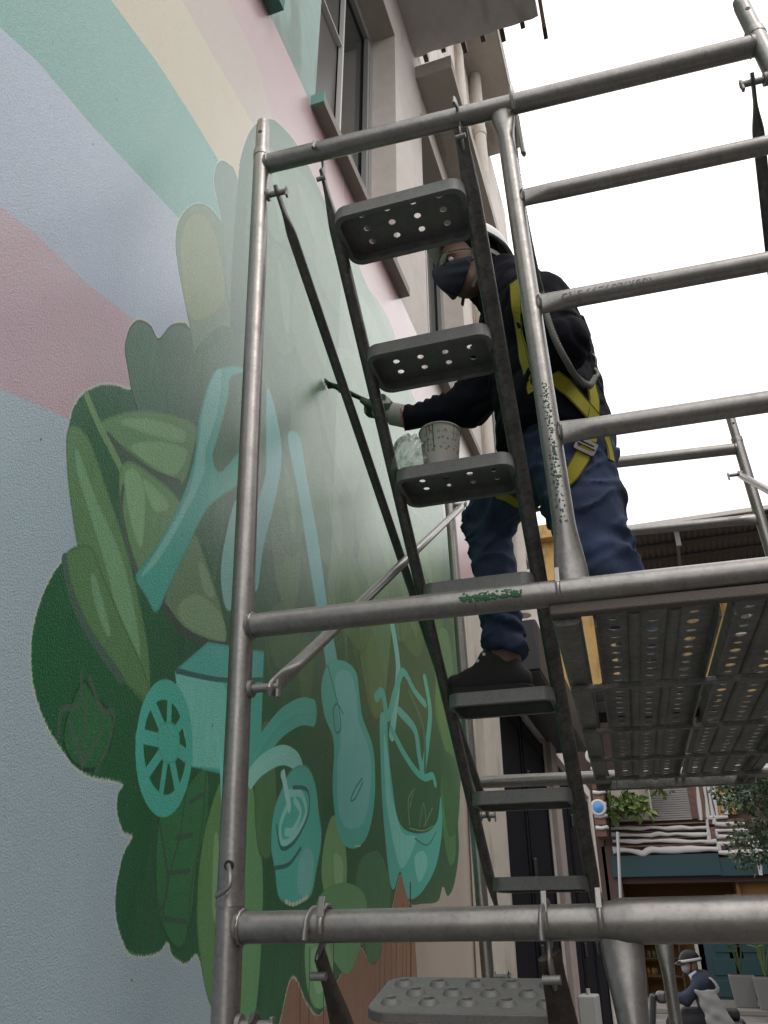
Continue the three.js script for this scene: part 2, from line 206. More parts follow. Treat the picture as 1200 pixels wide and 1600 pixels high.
const MURAL_SHAPES = [
['f',[158,117,93],[2.739,.258,3.024,.175,3.013,-.432,1.987,-.3,1.996,-.127,2.212,.023],{'t':'trunk'}],
['halo',[213,216,207],[1.098,1.026,1.046,.997,.998,.958,.958,.893,.955,.817,.978,.748,1.025,.692,1.069,.646,1.011,.586,.984,.522,.976,.451,.99,.39,1.016,.344,1.059,.302,1.12,.267,1.176,.25,1.269,.252,1.263,.225,1.27,.199,1.294,.172,1.325,.165,1.304,.127,1.3,.064,1.322,.015,1.368,-.023,1.448,-.023,1.48,-.005,1.503,-.027,1.552,-.042,1.592,-.028,1.631,-.074,1.681,-.132,1.713,-.2,1.943,-.223,2.044,-.083,2.146,-.142,2.232,-.175,2.314,-.122,2.506,-.025,2.619,-.069,2.714,-.027,2.818,.086,2.919,.198,3.02,.112,3.181,.113,3.397,.129,3.482,.186,3.559,.154,3.674,.208,3.777,.346,3.793,.495,3.924,.798,4.003,1.21,3.97,1.558,3.761,1.969,3.383,2.323,2.933,2.536,2.515,2.621,2.092,2.623,1.783,2.637,1.613,2.571,1.523,2.489,1.432,2.325,1.39,2.146,1.389,2.014,1.332,2.023,1.282,1.97,1.275,1.88,1.339,1.776,1.279,1.772,1.208,1.713,1.161,1.614,1.156,1.53,1.189,1.452,1.269,1.332,1.245,1.332,1.198,1.288,1.157,1.211,1.121,1.22,1.078,1.198,1.056,1.144,1.069,1.078],{'w':0.012}],
['f',[37,104,63],[1.098,1.026,1.046,.997,.998,.958,.958,.893,.955,.817,.978,.748,1.025,.692,1.069,.646,1.011,.586,.984,.522,.976,.451,.99,.39,1.016,.344,1.059,.302,1.12,.267,1.176,.25,1.269,.252,1.263,.225,1.27,.199,1.294,.172,1.325,.165,1.304,.127,1.3,.064,1.322,.015,1.368,-.023,1.448,-.023,1.48,-.005,1.503,-.027,1.552,-.042,1.592,-.028,1.631,-.074,1.681,-.132,1.713,-.2,1.943,-.223,2.044,-.083,2.146,-.142,2.232,-.175,2.314,-.122,2.506,-.025,2.619,-.069,2.714,-.027,2.818,.086,2.919,.198,3.02,.112,3.181,.113,3.397,.129,3.482,.186,3.559,.154,3.674,.208,3.777,.346,3.793,.495,3.924,.798,4.003,1.21,3.97,1.558,3.761,1.969,3.383,2.323,2.933,2.536,2.515,2.621,2.092,2.623,1.783,2.637,1.613,2.571,1.523,2.489,1.432,2.325,1.39,2.146,1.389,2.014,1.332,2.023,1.282,1.97,1.275,1.88,1.339,1.776,1.279,1.772,1.208,1.713,1.161,1.614,1.156,1.53,1.189,1.452,1.269,1.332,1.245,1.332,1.198,1.288,1.157,1.211,1.121,1.22,1.078,1.198,1.056,1.144,1.069,1.078],{'t':'tree'}],
['f',[65,114,86],[1.069,1.078,1.056,1.144,1.078,1.198,1.121,1.22,1.157,1.211,1.198,1.288,1.269,1.332,1.371,1.322,1.414,1.11,1.167,.986]],
['f',[106,140,104],[1.269,1.332,1.189,1.452,1.156,1.53,1.161,1.614,1.208,1.713,1.279,1.772,1.361,1.754,1.432,1.575,1.429,1.367,1.317,1.279]],
['f',[131,153,104],[1.268,1.364,1.196,1.471,1.173,1.559,1.201,1.67,1.262,1.723,1.329,1.696,1.395,1.542]],
['f',[104,142,122],[1.275,1.88,1.282,1.97,1.332,2.023,1.389,2.014,1.542,1.803,1.43,1.549,1.339,1.776]],
['f',[63,116,78],[1.291,1.259,1.49,1.46,1.664,.655,1.579,.627,1.461,.811,1.387,.818,1.432,1.102],{'t':'tree'}],
['f',[48,103,65],[1.495,1.243,1.761,1.523,2.423,1.877,3.456,2.327,3.79,1.983,3.971,1.485,3.752,1.043,3.483,1.22,3.197,.901,2.982,1.087,2.739,.713,2.563,.925,2.38,.8,2.236,.842,2.135,.573,2.002,.727,1.899,.552,1.79,.643,1.737,.528,1.637,.662,1.577,.61,1.51,.715,1.519,.908],{'t':'tree'}],
['f',[56,107,72],[1.466,1.395,1.735,1.709,2.487,2.189,3.409,2.339,3.752,2.005,3.867,1.521,3.611,1.327,3.374,1.44,3.074,1.161,2.818,1.224,2.628,1.072,2.457,1.108,2.282,.969,2.14,1.027,1.989,.84,1.887,.942,1.802,.81,1.713,.887,1.658,.79,1.564,.93,1.492,1.08],{'t':'tree'}],
['f',[64,111,82],[1.389,2.014,1.39,2.146,1.432,2.325,1.523,2.489,1.613,2.571,1.783,2.637,2.092,2.623,2.515,2.621,2.933,2.536,3.383,2.323,3.761,1.969,3.773,1.595,3.075,1.176,3.707,2.062,3.308,1.682,2.91,1.591,2.587,1.348,2.314,1.377,2.1,1.17,1.939,1.251,1.819,1.119,1.683,1.194,1.596,1.142,1.501,1.248,1.46,1.391,1.413,1.679],{'t':'tree'}],
['f',[73,120,87],[1.616,1.61,1.838,2.089,2.274,2.023,2.739,1.886,2.739,1.567,2.313,1.403,2.093,1.238,1.852,1.202,1.67,1.273],{'t':'tree'}],
['f',[81,125,94],[1.806,2.347,2.092,2.623,2.515,2.621,2.933,2.536,3.383,2.323,3.707,2.062,3.215,1.882,2.739,1.691,2.43,1.726,2.158,1.812,1.958,2.015],{'t':'tree'}],
['l',[67,107,78],[1.663,1.6,1.691,1.563,1.711,1.521],{'w':0.0466,'a':0.42}],
['l',[96,134,100],[1.566,1.793,1.614,1.755,1.632,1.69],{'w':0.0167,'a':0.42}],
['l',[80,120,89],[2.248,1.653,2.253,1.527,2.324,1.442],{'w':0.0446,'a':0.42}],
['l',[80,120,89],[1.564,2.19,1.603,2.129,1.682,2.111],{'w':0.0337,'a':0.42}],
['l',[109,145,114],[1.625,1.501,1.686,1.438,1.732,1.362],{'w':0.0282,'a':0.42}],
['l',[80,120,89],[2.137,2.278,2.18,2.203,2.289,2.183],{'w':0.0234,'a':0.42}],
['l',[58,98,69],[1.826,1.997,1.823,1.855,1.829,1.728],{'w':0.0408,'a':0.42}],
['l',[67,107,78],[2.439,2.351,2.484,2.176,2.511,1.994],{'w':0.034,'a':0.42}],
['l',[96,134,100],[2.594,1.879,2.7,1.81,2.761,1.713],{'w':0.0238,'a':0.42}],
['l',[67,107,78],[2.286,2.428,2.39,2.332,2.589,2.306],{'w':0.0295,'a':0.42}],
['l',[80,120,89],[1.527,2.231,1.538,2.077,1.558,1.94],{'w':0.0468,'a':0.42}],
['l',[109,145,114],[1.636,1.881,1.662,1.815,1.652,1.719],{'w':0.0226,'a':0.42}],
['l',[80,120,89],[1.905,1.506,1.897,1.345,1.927,1.214],{'w':0.037,'a':0.42}],
['l',[80,120,89],[1.639,1.718,1.677,1.627,1.696,1.523],{'w':0.0316,'a':0.42}],
['l',[109,145,114],[2.484,1.91,2.523,1.759,2.58,1.622],{'w':0.0303,'a':0.42}],
['l',[58,98,69],[1.749,1.294,1.734,1.196,1.76,1.125],{'w':0.012,'a':0.42}],
['l',[58,98,69],[1.57,1.865,1.601,1.837,1.644,1.82],{'w':0.0361,'a':0.42}],
['l',[109,145,114],[2.164,2.27,2.194,2.21,2.226,2.153],{'w':0.0239,'a':0.42}],
['l',[58,98,69],[2.424,2.07,2.466,1.964,2.596,1.916],{'w':0.0481,'a':0.42}],
['l',[96,134,100],[1.641,1.709,1.673,1.681,1.685,1.636],{'w':0.0219,'a':0.42}],
['l',[67,107,78],[1.696,1.488,1.771,1.434,1.834,1.37],{'w':0.0353,'a':0.42}],
['l',[96,134,100],[1.941,1.628,2.001,1.592,2.002,1.516],{'w':0.042,'a':0.42}],
['l',[67,107,78],[1.695,1.68,1.778,1.654,1.815,1.59],{'w':0.0259,'a':0.42}],
['l',[58,98,69],[1.659,2.184,1.717,2.155,1.739,2.087],{'w':0.0302,'a':0.42}],
['l',[80,120,89],[2.728,2.228,2.792,2.08,2.87,1.941],{'w':0.0362,'a':0.42}],
['l',[96,134,100],[2.807,2.391,2.946,2.336,3.033,2.24],{'w':0.0185,'a':0.42}],
['l',[58,98,69],[1.702,1.347,1.737,1.242,1.727,1.115],{'w':0.037,'a':0.42}],
['l',[109,145,114],[1.736,2.204,1.779,2.102,1.784,1.967],{'w':0.0143,'a':0.42}],
['l',[58,98,69],[2.702,2.414,2.749,2.237,2.876,2.119],{'w':0.0178,'a':0.42}],
['l',[80,120,89],[2.653,2.183,2.744,2.079,2.91,2.02],{'w':0.03,'a':0.42}],
['l',[96,134,100],[2.079,2.427,2.171,2.363,2.205,2.243],{'w':0.0142,'a':0.42}],
['l',[96,134,100],[1.469,2.107,1.471,1.992,1.477,1.886],{'w':0.0353,'a':0.42}],
['l',[109,145,114],[2.064,1.864,2.115,1.783,2.164,1.702],{'w':0.0214,'a':0.42}],
['l',[80,120,89],[2.661,1.948,2.893,1.883,3.063,1.767],{'w':0.0172,'a':0.42}],
['l',[80,120,89],[1.597,1.526,1.713,1.48,1.791,1.401],{'w':0.0365,'a':0.42}],
['l',[96,134,100],[1.676,2.29,1.74,2.228,1.817,2.177],{'w':0.0305,'a':0.42}],
['l',[67,107,78],[2.024,2.349,2.01,2.238,2.062,2.192],{'w':0.0331,'a':0.42}],
['l',[96,134,100],[1.492,1.829,1.523,1.731,1.587,1.665],{'w':0.0469,'a':0.42}],
['l',[109,145,114],[2.553,1.996,2.681,1.913,2.891,1.87],{'w':0.0469,'a':0.42}],
['l',[96,134,100],[2.295,2.471,2.392,2.475,2.437,2.428],{'w':0.0152,'a':0.42}],
['l',[58,98,69],[1.622,1.337,1.643,1.262,1.671,1.191],{'w':0.0468,'a':0.42}],
['l',[67,107,78],[1.578,1.468,1.671,1.39,1.812,1.338],{'w':0.0197,'a':0.42}],
['l',[80,120,89],[1.83,1.601,1.851,1.531,1.898,1.479],{'w':0.0425,'a':0.42}],
['l',[58,98,69],[1.449,2.193,1.531,2.161,1.62,2.13],{'w':0.0475,'a':0.42}],
['l',[80,120,89],[2.34,1.665,2.416,1.607,2.51,1.557],{'w':0.0252,'a':0.42}],
['l',[80,120,89],[1.541,2.231,1.549,2.077,1.598,1.973],{'w':0.0373,'a':0.42}],
['l',[96,134,100],[2.087,1.521,2.162,1.442,2.243,1.364],{'w':0.018,'a':0.42}],
['l',[80,120,89],[1.816,1.36,1.861,1.239,1.954,1.144],{'w':0.0455,'a':0.42}],
['l',[80,120,89],[1.64,1.972,1.641,1.905,1.667,1.862],{'w':0.0415,'a':0.42}],
['l',[58,98,69],[1.861,2.247,1.885,2.115,1.866,1.95],{'w':0.0179,'a':0.42}],
['l',[109,145,114],[2.476,2.343,2.567,2.22,2.731,2.146],{'w':0.0395,'a':0.42}],
['l',[58,98,69],[1.599,1.35,1.652,1.252,1.737,1.172],{'w':0.0319,'a':0.42}],
['l',[80,120,89],[2.58,2.085,2.637,1.93,2.778,1.828],{'w':0.0136,'a':0.42}],
['l',[67,107,78],[1.46,2.207,1.462,2.077,1.506,1.998],{'w':0.0423,'a':0.42}],
['l',[109,145,114],[2.032,2.06,2.012,1.89,2.024,1.755],{'w':0.0148,'a':0.42}],
['l',[80,120,89],[2.02,1.842,2.072,1.724,2.181,1.644],{'w':0.0176,'a':0.42}],
['l',[80,120,89],[1.436,2.12,1.486,2.083,1.521,2.028],{'w':0.0231,'a':0.42}],
['l',[80,120,89],[1.973,2.108,2.019,2.068,2.092,2.051],{'w':0.0153,'a':0.42}],
['l',[67,107,78],[1.704,2.416,1.8,2.381,1.915,2.359],{'w':0.0468,'a':0.42}],
['l',[67,107,78],[1.495,2.149,1.508,2.005,1.553,1.9],{'w':0.0432,'a':0.42}],
['l',[109,145,114],[2.68,2.326,2.769,2.28,2.885,2.249],{'w':0.018,'a':0.42}],
['l',[109,145,114],[2.282,2.493,2.321,2.336,2.389,2.209],{'w':0.0439,'a':0.42}],
['l',[96,134,100],[2.432,1.927,2.542,1.92,2.582,1.864],{'w':0.023,'a':0.42}],
['l',[109,145,114],[1.957,1.407,2.003,1.32,2.02,1.218],{'w':0.0445,'a':0.42}],
['l',[67,107,78],[1.578,1.519,1.588,1.413,1.604,1.314],{'w':0.024,'a':0.42}],
['l',[58,98,69],[1.685,1.374,1.742,1.315,1.836,1.276],{'w':0.0299,'a':0.42}],
['l',[80,120,89],[1.82,1.618,1.839,1.468,1.878,1.338],{'w':0.0332,'a':0.42}],
['l',[109,145,114],[1.594,2.162,1.654,2.137,1.71,2.105],{'w':0.0292,'a':0.42}],
['l',[67,107,78],[1.673,2.231,1.69,2.109,1.733,2.016],{'w':0.0336,'a':0.42}],
['l',[67,107,78],[2.04,2.306,2.042,2.19,2.033,2.068],{'w':0.0257,'a':0.42}],
['l',[80,120,89],[2.097,1.758,2.087,1.588,2.092,1.437],{'w':0.0365,'a':0.42}],
['l',[109,145,114],[1.845,1.547,1.866,1.402,1.863,1.25],{'w':0.046,'a':0.42}],
['l',[80,120,89],[2.764,2.181,3.021,2.139,3.229,2.048],{'w':0.0205,'a':0.42}],
['l',[96,134,100],[2.351,1.86,2.3,1.646,2.326,1.492],{'w':0.0168,'a':0.42}],
['l',[58,98,69],[1.575,1.459,1.654,1.37,1.722,1.271],{'w':0.0385,'a':0.42}],
['l',[80,120,89],[1.57,1.67,1.617,1.593,1.638,1.496],{'w':0.012,'a':0.42}],
['l',[109,145,114],[2.675,2.419,2.725,2.369,2.684,2.25],{'w':0.0206,'a':0.42}],
['f',[99,146,92],[.953,.816,.968,.847,1.012,.839,1.078,.776,1.163,.69,1.228,.605,1.29,.505,1.313,.413,1.253,.423,1.192,.462,1.121,.513,1.048,.611,.985,.725],{'t':'leaf'}],
['f',[131,183,136],[.982,.798,.998,.794,1.059,.737,1.148,.669,1.208,.598,1.259,.508,1.268,.446,1.234,.455,1.198,.515,1.133,.608,1.049,.704,1,.76],{'a':0.8}],
['f',[96,143,91],[1.013,.593,1.067,.639,1.116,.601,1.192,.538,1.285,.464,1.312,.417,1.242,.426,1.153,.462,1.073,.521],{'t':'leaf'}],
['f',[128,178,133],[1.085,.588,1.105,.583,1.164,.509,1.152,.502,1.108,.546],{'a':0.8}],
['l',[79,110,94],[1.01,.591,1.046,.535,1.11,.485,1.22,.43],{'w':0.012}],
['f',[103,150,98],[1.028,.887,1.075,.944,1.16,1.012,1.275,1.072,1.346,1.089,1.345,1.011,1.323,.92,1.25,.896,1.156,.889,1.081,.882],{'t':'leaf'}],
['f',[136,181,131],[1.088,.934,1.165,.993,1.295,1.048,1.301,1.02,1.195,.971],{'a':0.8}],
['f',[136,182,131],[1.13,.9,1.221,.967,1.323,1.007,1.294,.929,1.224,.902],{'a':0.8}],
['l',[64,93,73],[1.057,.877,1.127,.871,1.217,.881,1.312,.91],{'w':0.015}],
['l',[119,160,104],[.978,.925,1.028,.887,1.109,.838,1.127,.803],{'w':0.012}],
['f',[109,155,104],[1.111,.832,1.139,.868,1.218,.877,1.298,.877,1.339,.852,1.295,.782,1.249,.7,1.23,.641,1.202,.665,1.158,.716,1.126,.773],{'t':'leaf'}],
['f',[143,189,138],[1.128,.834,1.164,.857,1.199,.819,1.216,.714,1.193,.718,1.152,.772],{'a':0.8}],
['f',[142,188,138],[1.188,.852,1.269,.849,1.283,.832,1.235,.807],{'a':0.8}],
['l',[80,100,85],[1.128,.8,1.137,.749,1.172,.694,1.22,.644],{'w':0.01}],
['f',[113,147,106],[1.387,.818,1.434,.799,1.544,.695,1.58,.624,1.517,.606,1.396,.596,1.325,.614,1.336,.692],{'t':'leaf'}],
['f',[141,175,136],[1.374,.64,1.443,.689,1.547,.68,1.579,.627,1.483,.607,1.394,.607],{'a':0.8}],
['f',[139,173,134],[1.427,.763,1.462,.761,1.51,.715,1.468,.707],{'a':0.8}],
['l',[67,87,74],[1.316,.618,1.398,.589,1.492,.591,1.582,.612],{'w':0.012}],
['f',[50,117,71],[1.117,.398,1.157,.38,1.21,.358,1.218,.307,1.19,.263,1.136,.259,1.097,.289,1.095,.342],{'t':'leaf'}],
['l',[87,109,93],[1.108,.415,1.117,.358,1.077,.338,1.082,.296],{'w':0.007,'a':0.8}],
['l',[87,109,93],[1.132,.408,1.181,.362,1.214,.365,1.212,.301,1.191,.258],{'w':0.007,'a':0.8}],
['l',[87,109,93],[1.132,.374,1.145,.309,1.152,.262],{'w':0.007,'a':0.8}],
['l',[87,109,93],[1.104,.322,1.15,.267],{'w':0.007,'a':0.8}],
['l',[87,109,93],[1.19,.33,1.153,.259],{'w':0.007,'a':0.8}],
['f',[57,129,79],[1.403,.209,1.481,.275,1.553,.326,1.58,.237,1.557,.134,1.555,.051,1.534,-.016,1.479,0,1.425,.069],{'t':'leaf'}],
['l',[65,95,78],[1.397,.214,1.395,.134,1.398,.068,1.435,-.016],{'w':0.006,'a':0.8}],
['l',[65,95,78],[1.407,.192,1.457,.093,1.441,.048,1.396,.112],{'w':0.006,'a':0.8}],
['l',[65,95,78],[1.554,.319,1.561,.209,1.545,.098,1.546,.006],{'w':0.006,'a':0.8}],
['l',[65,95,78],[1.484,.263,1.479,.176,1.457,.093,1.454,-.005],{'w':0.006,'a':0.8}],
['l',[65,95,78],[1.468,.175,1.525,.187],{'w':0.006,'a':0.8}],
['l',[65,95,78],[1.453,.11,1.53,.12],{'w':0.006,'a':0.8}],
['l',[65,95,78],[1.456,.032,1.536,.028],{'w':0.006,'a':0.8}],
['l',[65,95,78],[1.502,.246,1.553,.273],{'w':0.006,'a':0.8}],
['f',[105,157,95],[1.62,.31,1.645,.286,1.685,.08,1.703,-.111,1.666,-.12,1.614,-.051,1.575,.052,1.572,.185],{'t':'leaf'}],
['f',[141,192,138],[1.616,.189,1.638,.178,1.66,.042,1.636,.053],{'a':0.8}],
['f',[111,173,114],[1.734,.357,1.822,.224,1.866,.06,1.856,-.168,1.735,-.203,1.737,-.042,1.731,.147],{'t':'leaf'}],
['f',[82,135,82],[1.833,.486,1.9,.338,1.897,.187,1.829,.182,1.785,.306,1.786,.444],{'t':'leaf'}],
['f',[128,179,114],[2.279,.315,2.356,.297,2.4,.177,2.37,.09,2.275,.079,2.213,.148,2.227,.249],{'t':'leaf'}],
['f',[155,203,149],[2.297,.212,2.363,.2,2.367,.132,2.318,.13],{'a':0.8}],
['f',[65,130,84],[2.496,.201,2.674,.253,2.792,.182,2.791,.085,2.616,.044,2.502,.077],{'t':'leaf'}],
['f',[108,168,114],[2.205,.1,2.392,.142,2.556,.114,2.559,.026,2.432,-.089,2.285,-.046,2.133,-.022],{'t':'leaf'}],
['f',[128,186,131],[2.123,-.007,2.214,.008,2.309,-.054,2.294,-.143,2.209,-.16,2.142,-.107],{'t':'leaf'}],
['f',[153,210,153],[2.159,-.037,2.218,-.034,2.251,-.112,2.201,-.124],{'a':0.8}],
['f',[65,131,82],[2.56,.009,2.646,.045,2.726,-.009,2.666,-.067,2.59,-.06],{'t':'leaf'}],
['f',[105,150,98],[2.555,1.186,2.739,1.304,2.833,1.146,2.754,.812,2.655,.694,2.566,.808],{'a':0.75,'t':'leaf'}],
['f',[92,138,75],[2.464,.941,2.595,.997,2.724,.853,2.739,.736,2.635,.684,2.548,.758],{'a':0.75,'t':'leaf'}],
['f',[86,131,83],[3.112,1.897,3.339,2.06,3.68,1.853,3.607,1.292,3.273,1.244],{'a':0.75,'t':'leaf'}],
['f',[104,153,97],[3.487,1.253,3.74,1.37,3.838,1.032,3.702,.727,3.499,.89],{'a':0.75,'t':'leaf'}],
['f',[91,149,85],[3.561,1.117,3.838,1.032,3.833,.721,3.666,.721,3.448,.907],{'a':0.75,'t':'leaf'}],
['f',[87,151,79],[3.52,.625,3.69,.582,3.719,.341,3.599,.28,3.514,.425],{'a':0.75,'t':'leaf'}],
['f',[110,147,92],[2.34,1.485,2.439,1.526,2.325,1.202,2.254,.959,2.182,.976,2.206,1.22],{'a':0.75,'t':'leaf'}],
['f',[101,143,92],[2.481,1.326,2.551,1.332,2.606,1.115,2.512,1.03,2.442,1.152],{'a':0.75,'t':'leaf'}],
['f',[81,127,69],[1.979,.739,2.04,.798,2.096,.716,2.08,.606,2.017,.609],{'a':0.75,'t':'leaf'}],
['f',[83,124,76],[1.789,.768,1.9,.847,1.998,.764,1.926,.648,1.826,.654],{'a':0.75,'t':'leaf'}],
['f',[102,138,89],[1.757,1.108,1.863,1.12,1.97,.998,1.925,.817,1.81,.89],{'a':0.75,'t':'leaf'}],
['f',[53,117,65],[3.533,.725,3.833,.721,3.791,.484,3.597,.408],{'a':0.75,'t':'leaf'}],
['f',[89,131,96],[1.621,1.33,1.701,1.338,1.822,1.099,1.762,.947,1.667,1.1],{'a':0.75,'t':'leaf'}],
['f',[101,143,101],[2.739,1.567,3.098,1.617,3.175,1.27,2.897,1.059,2.755,1.282],{'a':0.75,'t':'leaf'}],
['f',[113,149,110],[2.035,1.837,2.412,2.131,2.739,1.886,2.443,1.416,2.119,1.559],{'a':0.75,'t':'leaf'}],
['f',[104,139,101],[1.838,1.478,1.942,1.655,2.097,1.491,2.043,1.212,1.898,1.274],{'a':0.75,'t':'leaf'}],
['l',[70,107,84],[2.019,1.679,2.105,1.802],{'w':0.0093,'a':0.5}],
['l',[86,121,98],[2.076,1.704,2.067,1.76],{'w':0.0102,'a':0.5}],
['l',[86,121,98],[2.058,1.719,2.112,1.811],{'w':0.0138,'a':0.5}],
['l',[70,107,84],[2.061,1.728,2.165,1.857],{'w':0.0094,'a':0.5}],
['l',[102,132,112],[2.075,1.726,2.06,1.738],{'w':0.0132,'a':0.5}],
['l',[86,121,98],[2.026,1.669,2.011,1.683],{'w':0.0113,'a':0.5}],
['l',[102,132,112],[1.94,1.529,1.9,1.555],{'w':0.0194,'a':0.5}],
['l',[70,107,84],[2.081,1.69,2.065,1.704],{'w':0.0116,'a':0.5}],
['l',[61,98,75],[2.071,1.726,2.056,1.785],{'w':0.0183,'a':0.5}],
['l',[86,121,98],[1.959,1.559,1.988,1.601],{'w':0.012,'a':0.5}],
['l',[70,107,84],[2.065,1.712,2.14,1.806],{'w':0.0161,'a':0.5}],
['l',[102,132,112],[1.946,1.572,1.956,1.617],{'w':0.007,'a':0.5}],
['l',[61,98,75],[2.066,1.704,2.182,1.848],{'w':0.0118,'a':0.5}],
['f',[100,141,103],[1.541,2.368,1.625,2.405,1.713,2.363,1.732,2.235,1.676,2.053,1.562,2.036,1.504,2.103,1.503,2.242],{'t':'leaf','a':0.8}],
['f',[122,163,125],[1.567,2.327,1.651,2.285,1.671,2.141,1.599,2.197],{'a':0.55}],
['l',[74,105,78],[1.544,2.362,1.604,2.203,1.676,2.053],{'w':0.006,'a':0.6}],
['f',[93,134,96],[1.707,2.472,1.835,2.557,1.996,2.576,2.069,2.47,2.026,2.262,1.83,2.18,1.715,2.21,1.677,2.336],{'t':'leaf','a':0.8}],
['f',[115,156,117],[1.759,2.451,1.911,2.465,1.99,2.342,1.848,2.352],{'a':0.55}],
['l',[70,100,72],[1.713,2.468,1.855,2.361,2.026,2.262],{'w':0.006,'a':0.6}],
['f',[102,140,102],[1.971,2.492,2.148,2.606,2.381,2.652,2.491,2.538,2.431,2.289,2.149,2.173,1.988,2.196,1.932,2.334],{'t':'leaf','a':0.8}],
['f',[124,162,124],[2.044,2.475,2.259,2.511,2.376,2.378,2.171,2.372],{'a':0.55}],
['l',[77,105,77],[1.979,2.488,2.181,2.383,2.431,2.289],{'w':0.006,'a':0.6}],
['f',[88,130,93],[1.643,2.016,1.743,2.042,1.843,1.979,1.857,1.833,1.782,1.644,1.649,1.646,1.586,1.729,1.592,1.883],{'t':'leaf','a':0.8}],
['f',[111,152,115],[1.671,1.966,1.766,1.904,1.781,1.74,1.701,1.815],{'a':0.55}],
['l',[66,97,69],[1.646,2.009,1.707,1.822,1.782,1.644],{'w':0.006,'a':0.6}],
['f',[100,138,98],[1.841,2.061,1.978,2.115,2.137,2.085,2.187,1.945,2.112,1.734,1.915,1.704,1.81,1.77,1.792,1.919],{'t':'leaf','a':0.8}],
['f',[122,161,120],[1.889,2.021,2.037,1.989,2.091,1.831,1.959,1.884],{'a':0.55}],
['l',[76,104,73],[1.846,2.054,1.967,1.892,2.112,1.734],{'w':0.006,'a':0.6}],
['f',[109,145,107],[2.282,2.479,2.512,2.615,2.821,2.681,2.968,2.559,2.883,2.275,2.508,2.135,2.3,2.156,2.231,2.305],{'t':'leaf','a':0.8}],
['f',[130,167,128],[2.375,2.465,2.657,2.516,2.811,2.373,2.539,2.357],{'a':0.55}],
['l',[81,109,80],[2.293,2.476,2.552,2.37,2.883,2.275],{'w':0.006,'a':0.6}],
['f',[103,141,99],[2.65,2.316,2.913,2.441,3.26,2.494,3.416,2.367,3.306,2.088,2.882,1.965,2.653,1.994,2.584,2.145],{'t':'leaf','a':0.8}],
['f',[125,162,121],[2.753,2.297,3.068,2.336,3.231,2.189,2.929,2.184],{'a':0.55}],
['l',[78,105,74],[2.662,2.312,2.944,2.196,3.306,2.088],{'w':0.006,'a':0.6}],
['f',[94,133,89],[2.274,2.023,2.457,2.086,2.667,2.059,2.73,1.906,2.619,1.673,2.356,1.638,2.222,1.708,2.204,1.869],{'t':'leaf','a':0.8}],
['f',[116,155,112],[2.334,1.981,2.529,1.95,2.596,1.779,2.421,1.834],{'a':0.55}],
['l',[70,99,67],[2.28,2.016,2.432,1.843,2.619,1.673],{'w':0.006,'a':0.6}],
['f',[98,139,89],[2.827,1.975,3.06,2.049,3.34,2.043,3.438,1.906,3.31,1.674,2.962,1.621,2.781,1.678,2.747,1.827],{'t':'leaf','a':0.8}],
['f',[121,161,112],[2.909,1.942,3.166,1.93,3.269,1.774,3.032,1.812],{'a':0.55}],
['l',[74,104,67],[2.836,1.969,3.046,1.821,3.31,1.674],{'w':0.006,'a':0.6}],
['f',[93,134,86],[2.07,1.475,2.221,1.492,2.378,1.417,2.406,1.262,2.295,1.074,2.091,1.096,1.994,1.189,1.997,1.344],{'t':'leaf','a':0.8}],
['f',[116,157,109],[2.113,1.421,2.26,1.347,2.29,1.174,2.163,1.263],{'a':0.55}],
['l',[70,101,65],[2.075,1.467,2.173,1.269,2.295,1.074],{'w':0.006,'a':0.6}],
['f',[98,136,85],[2.506,1.622,2.699,1.658,2.912,1.604,2.963,1.449,2.83,1.241,2.56,1.242,2.428,1.326,2.422,1.483],{'t':'leaf','a':0.8}],
['f',[121,159,107],[2.565,1.574,2.762,1.518,2.815,1.345,2.642,1.421],{'a':0.55}],
['l',[74,102,64],[2.512,1.615,2.654,1.428,2.83,1.241],{'w':0.006,'a':0.6}],
['f',[90,134,78],[3.105,1.754,3.324,1.802,3.569,1.77,3.634,1.635,3.491,1.435,3.177,1.413,3.022,1.481,3.012,1.623],{'t':'leaf','a':0.8}],
['f',[113,156,101],[3.174,1.716,3.401,1.681,3.469,1.529,3.266,1.584],{'a':0.55}],
['l',[68,101,59],[3.112,1.748,3.28,1.591,3.491,1.435],{'w':0.006,'a':0.6}],
['f',[84,127,81],[1.793,1.304,1.883,1.304,1.972,1.238,1.982,1.125,1.91,.995,1.79,1.022,1.734,1.097,1.742,1.213],{'t':'leaf','a':0.8}],
['f',[108,150,104],[1.816,1.261,1.901,1.196,1.912,1.069,1.84,1.141],{'a':0.55}],
['l',[63,95,61],[1.795,1.298,1.846,1.145,1.91,.995],{'w':0.006,'a':0.6}],
['f',[88,131,75],[2.325,1.202,2.452,1.205,2.58,1.139,2.598,1.023,2.501,.887,2.33,.914,2.25,.99,2.259,1.109],{'t':'leaf','a':0.8}],
['f',[111,155,98],[2.36,1.159,2.481,1.095,2.5,.964,2.397,1.037],{'a':0.55}],
['l',[66,98,56],[2.329,1.196,2.405,1.041,2.501,.887],{'w':0.006,'a':0.6}],
['f',[84,127,69],[2.905,1.404,3.086,1.425,3.279,1.37,3.318,1.243,3.189,1.078,2.936,1.088,2.816,1.164,2.819,1.294],{'t':'leaf','a':0.8}],
['f',[107,150,92],[2.958,1.362,3.138,1.307,3.179,1.164,3.022,1.233],{'a':0.55}],
['l',[63,95,51],[2.911,1.398,3.034,1.238,3.189,1.078],{'w':0.006,'a':0.6}],
['l',[61,104,66],[2.121,.813,2.17,.741],{'w':0.0331,'a':0.35}],
['l',[75,118,75],[2.054,.94,2.158,.806],{'w':0.0106,'a':0.35}],
['l',[101,139,97],[1.952,1.06,2.116,.899],{'w':0.0297,'a':0.35}],
['l',[75,118,75],[3.333,1.351,3.371,1.209],{'w':0.0301,'a':0.35}],
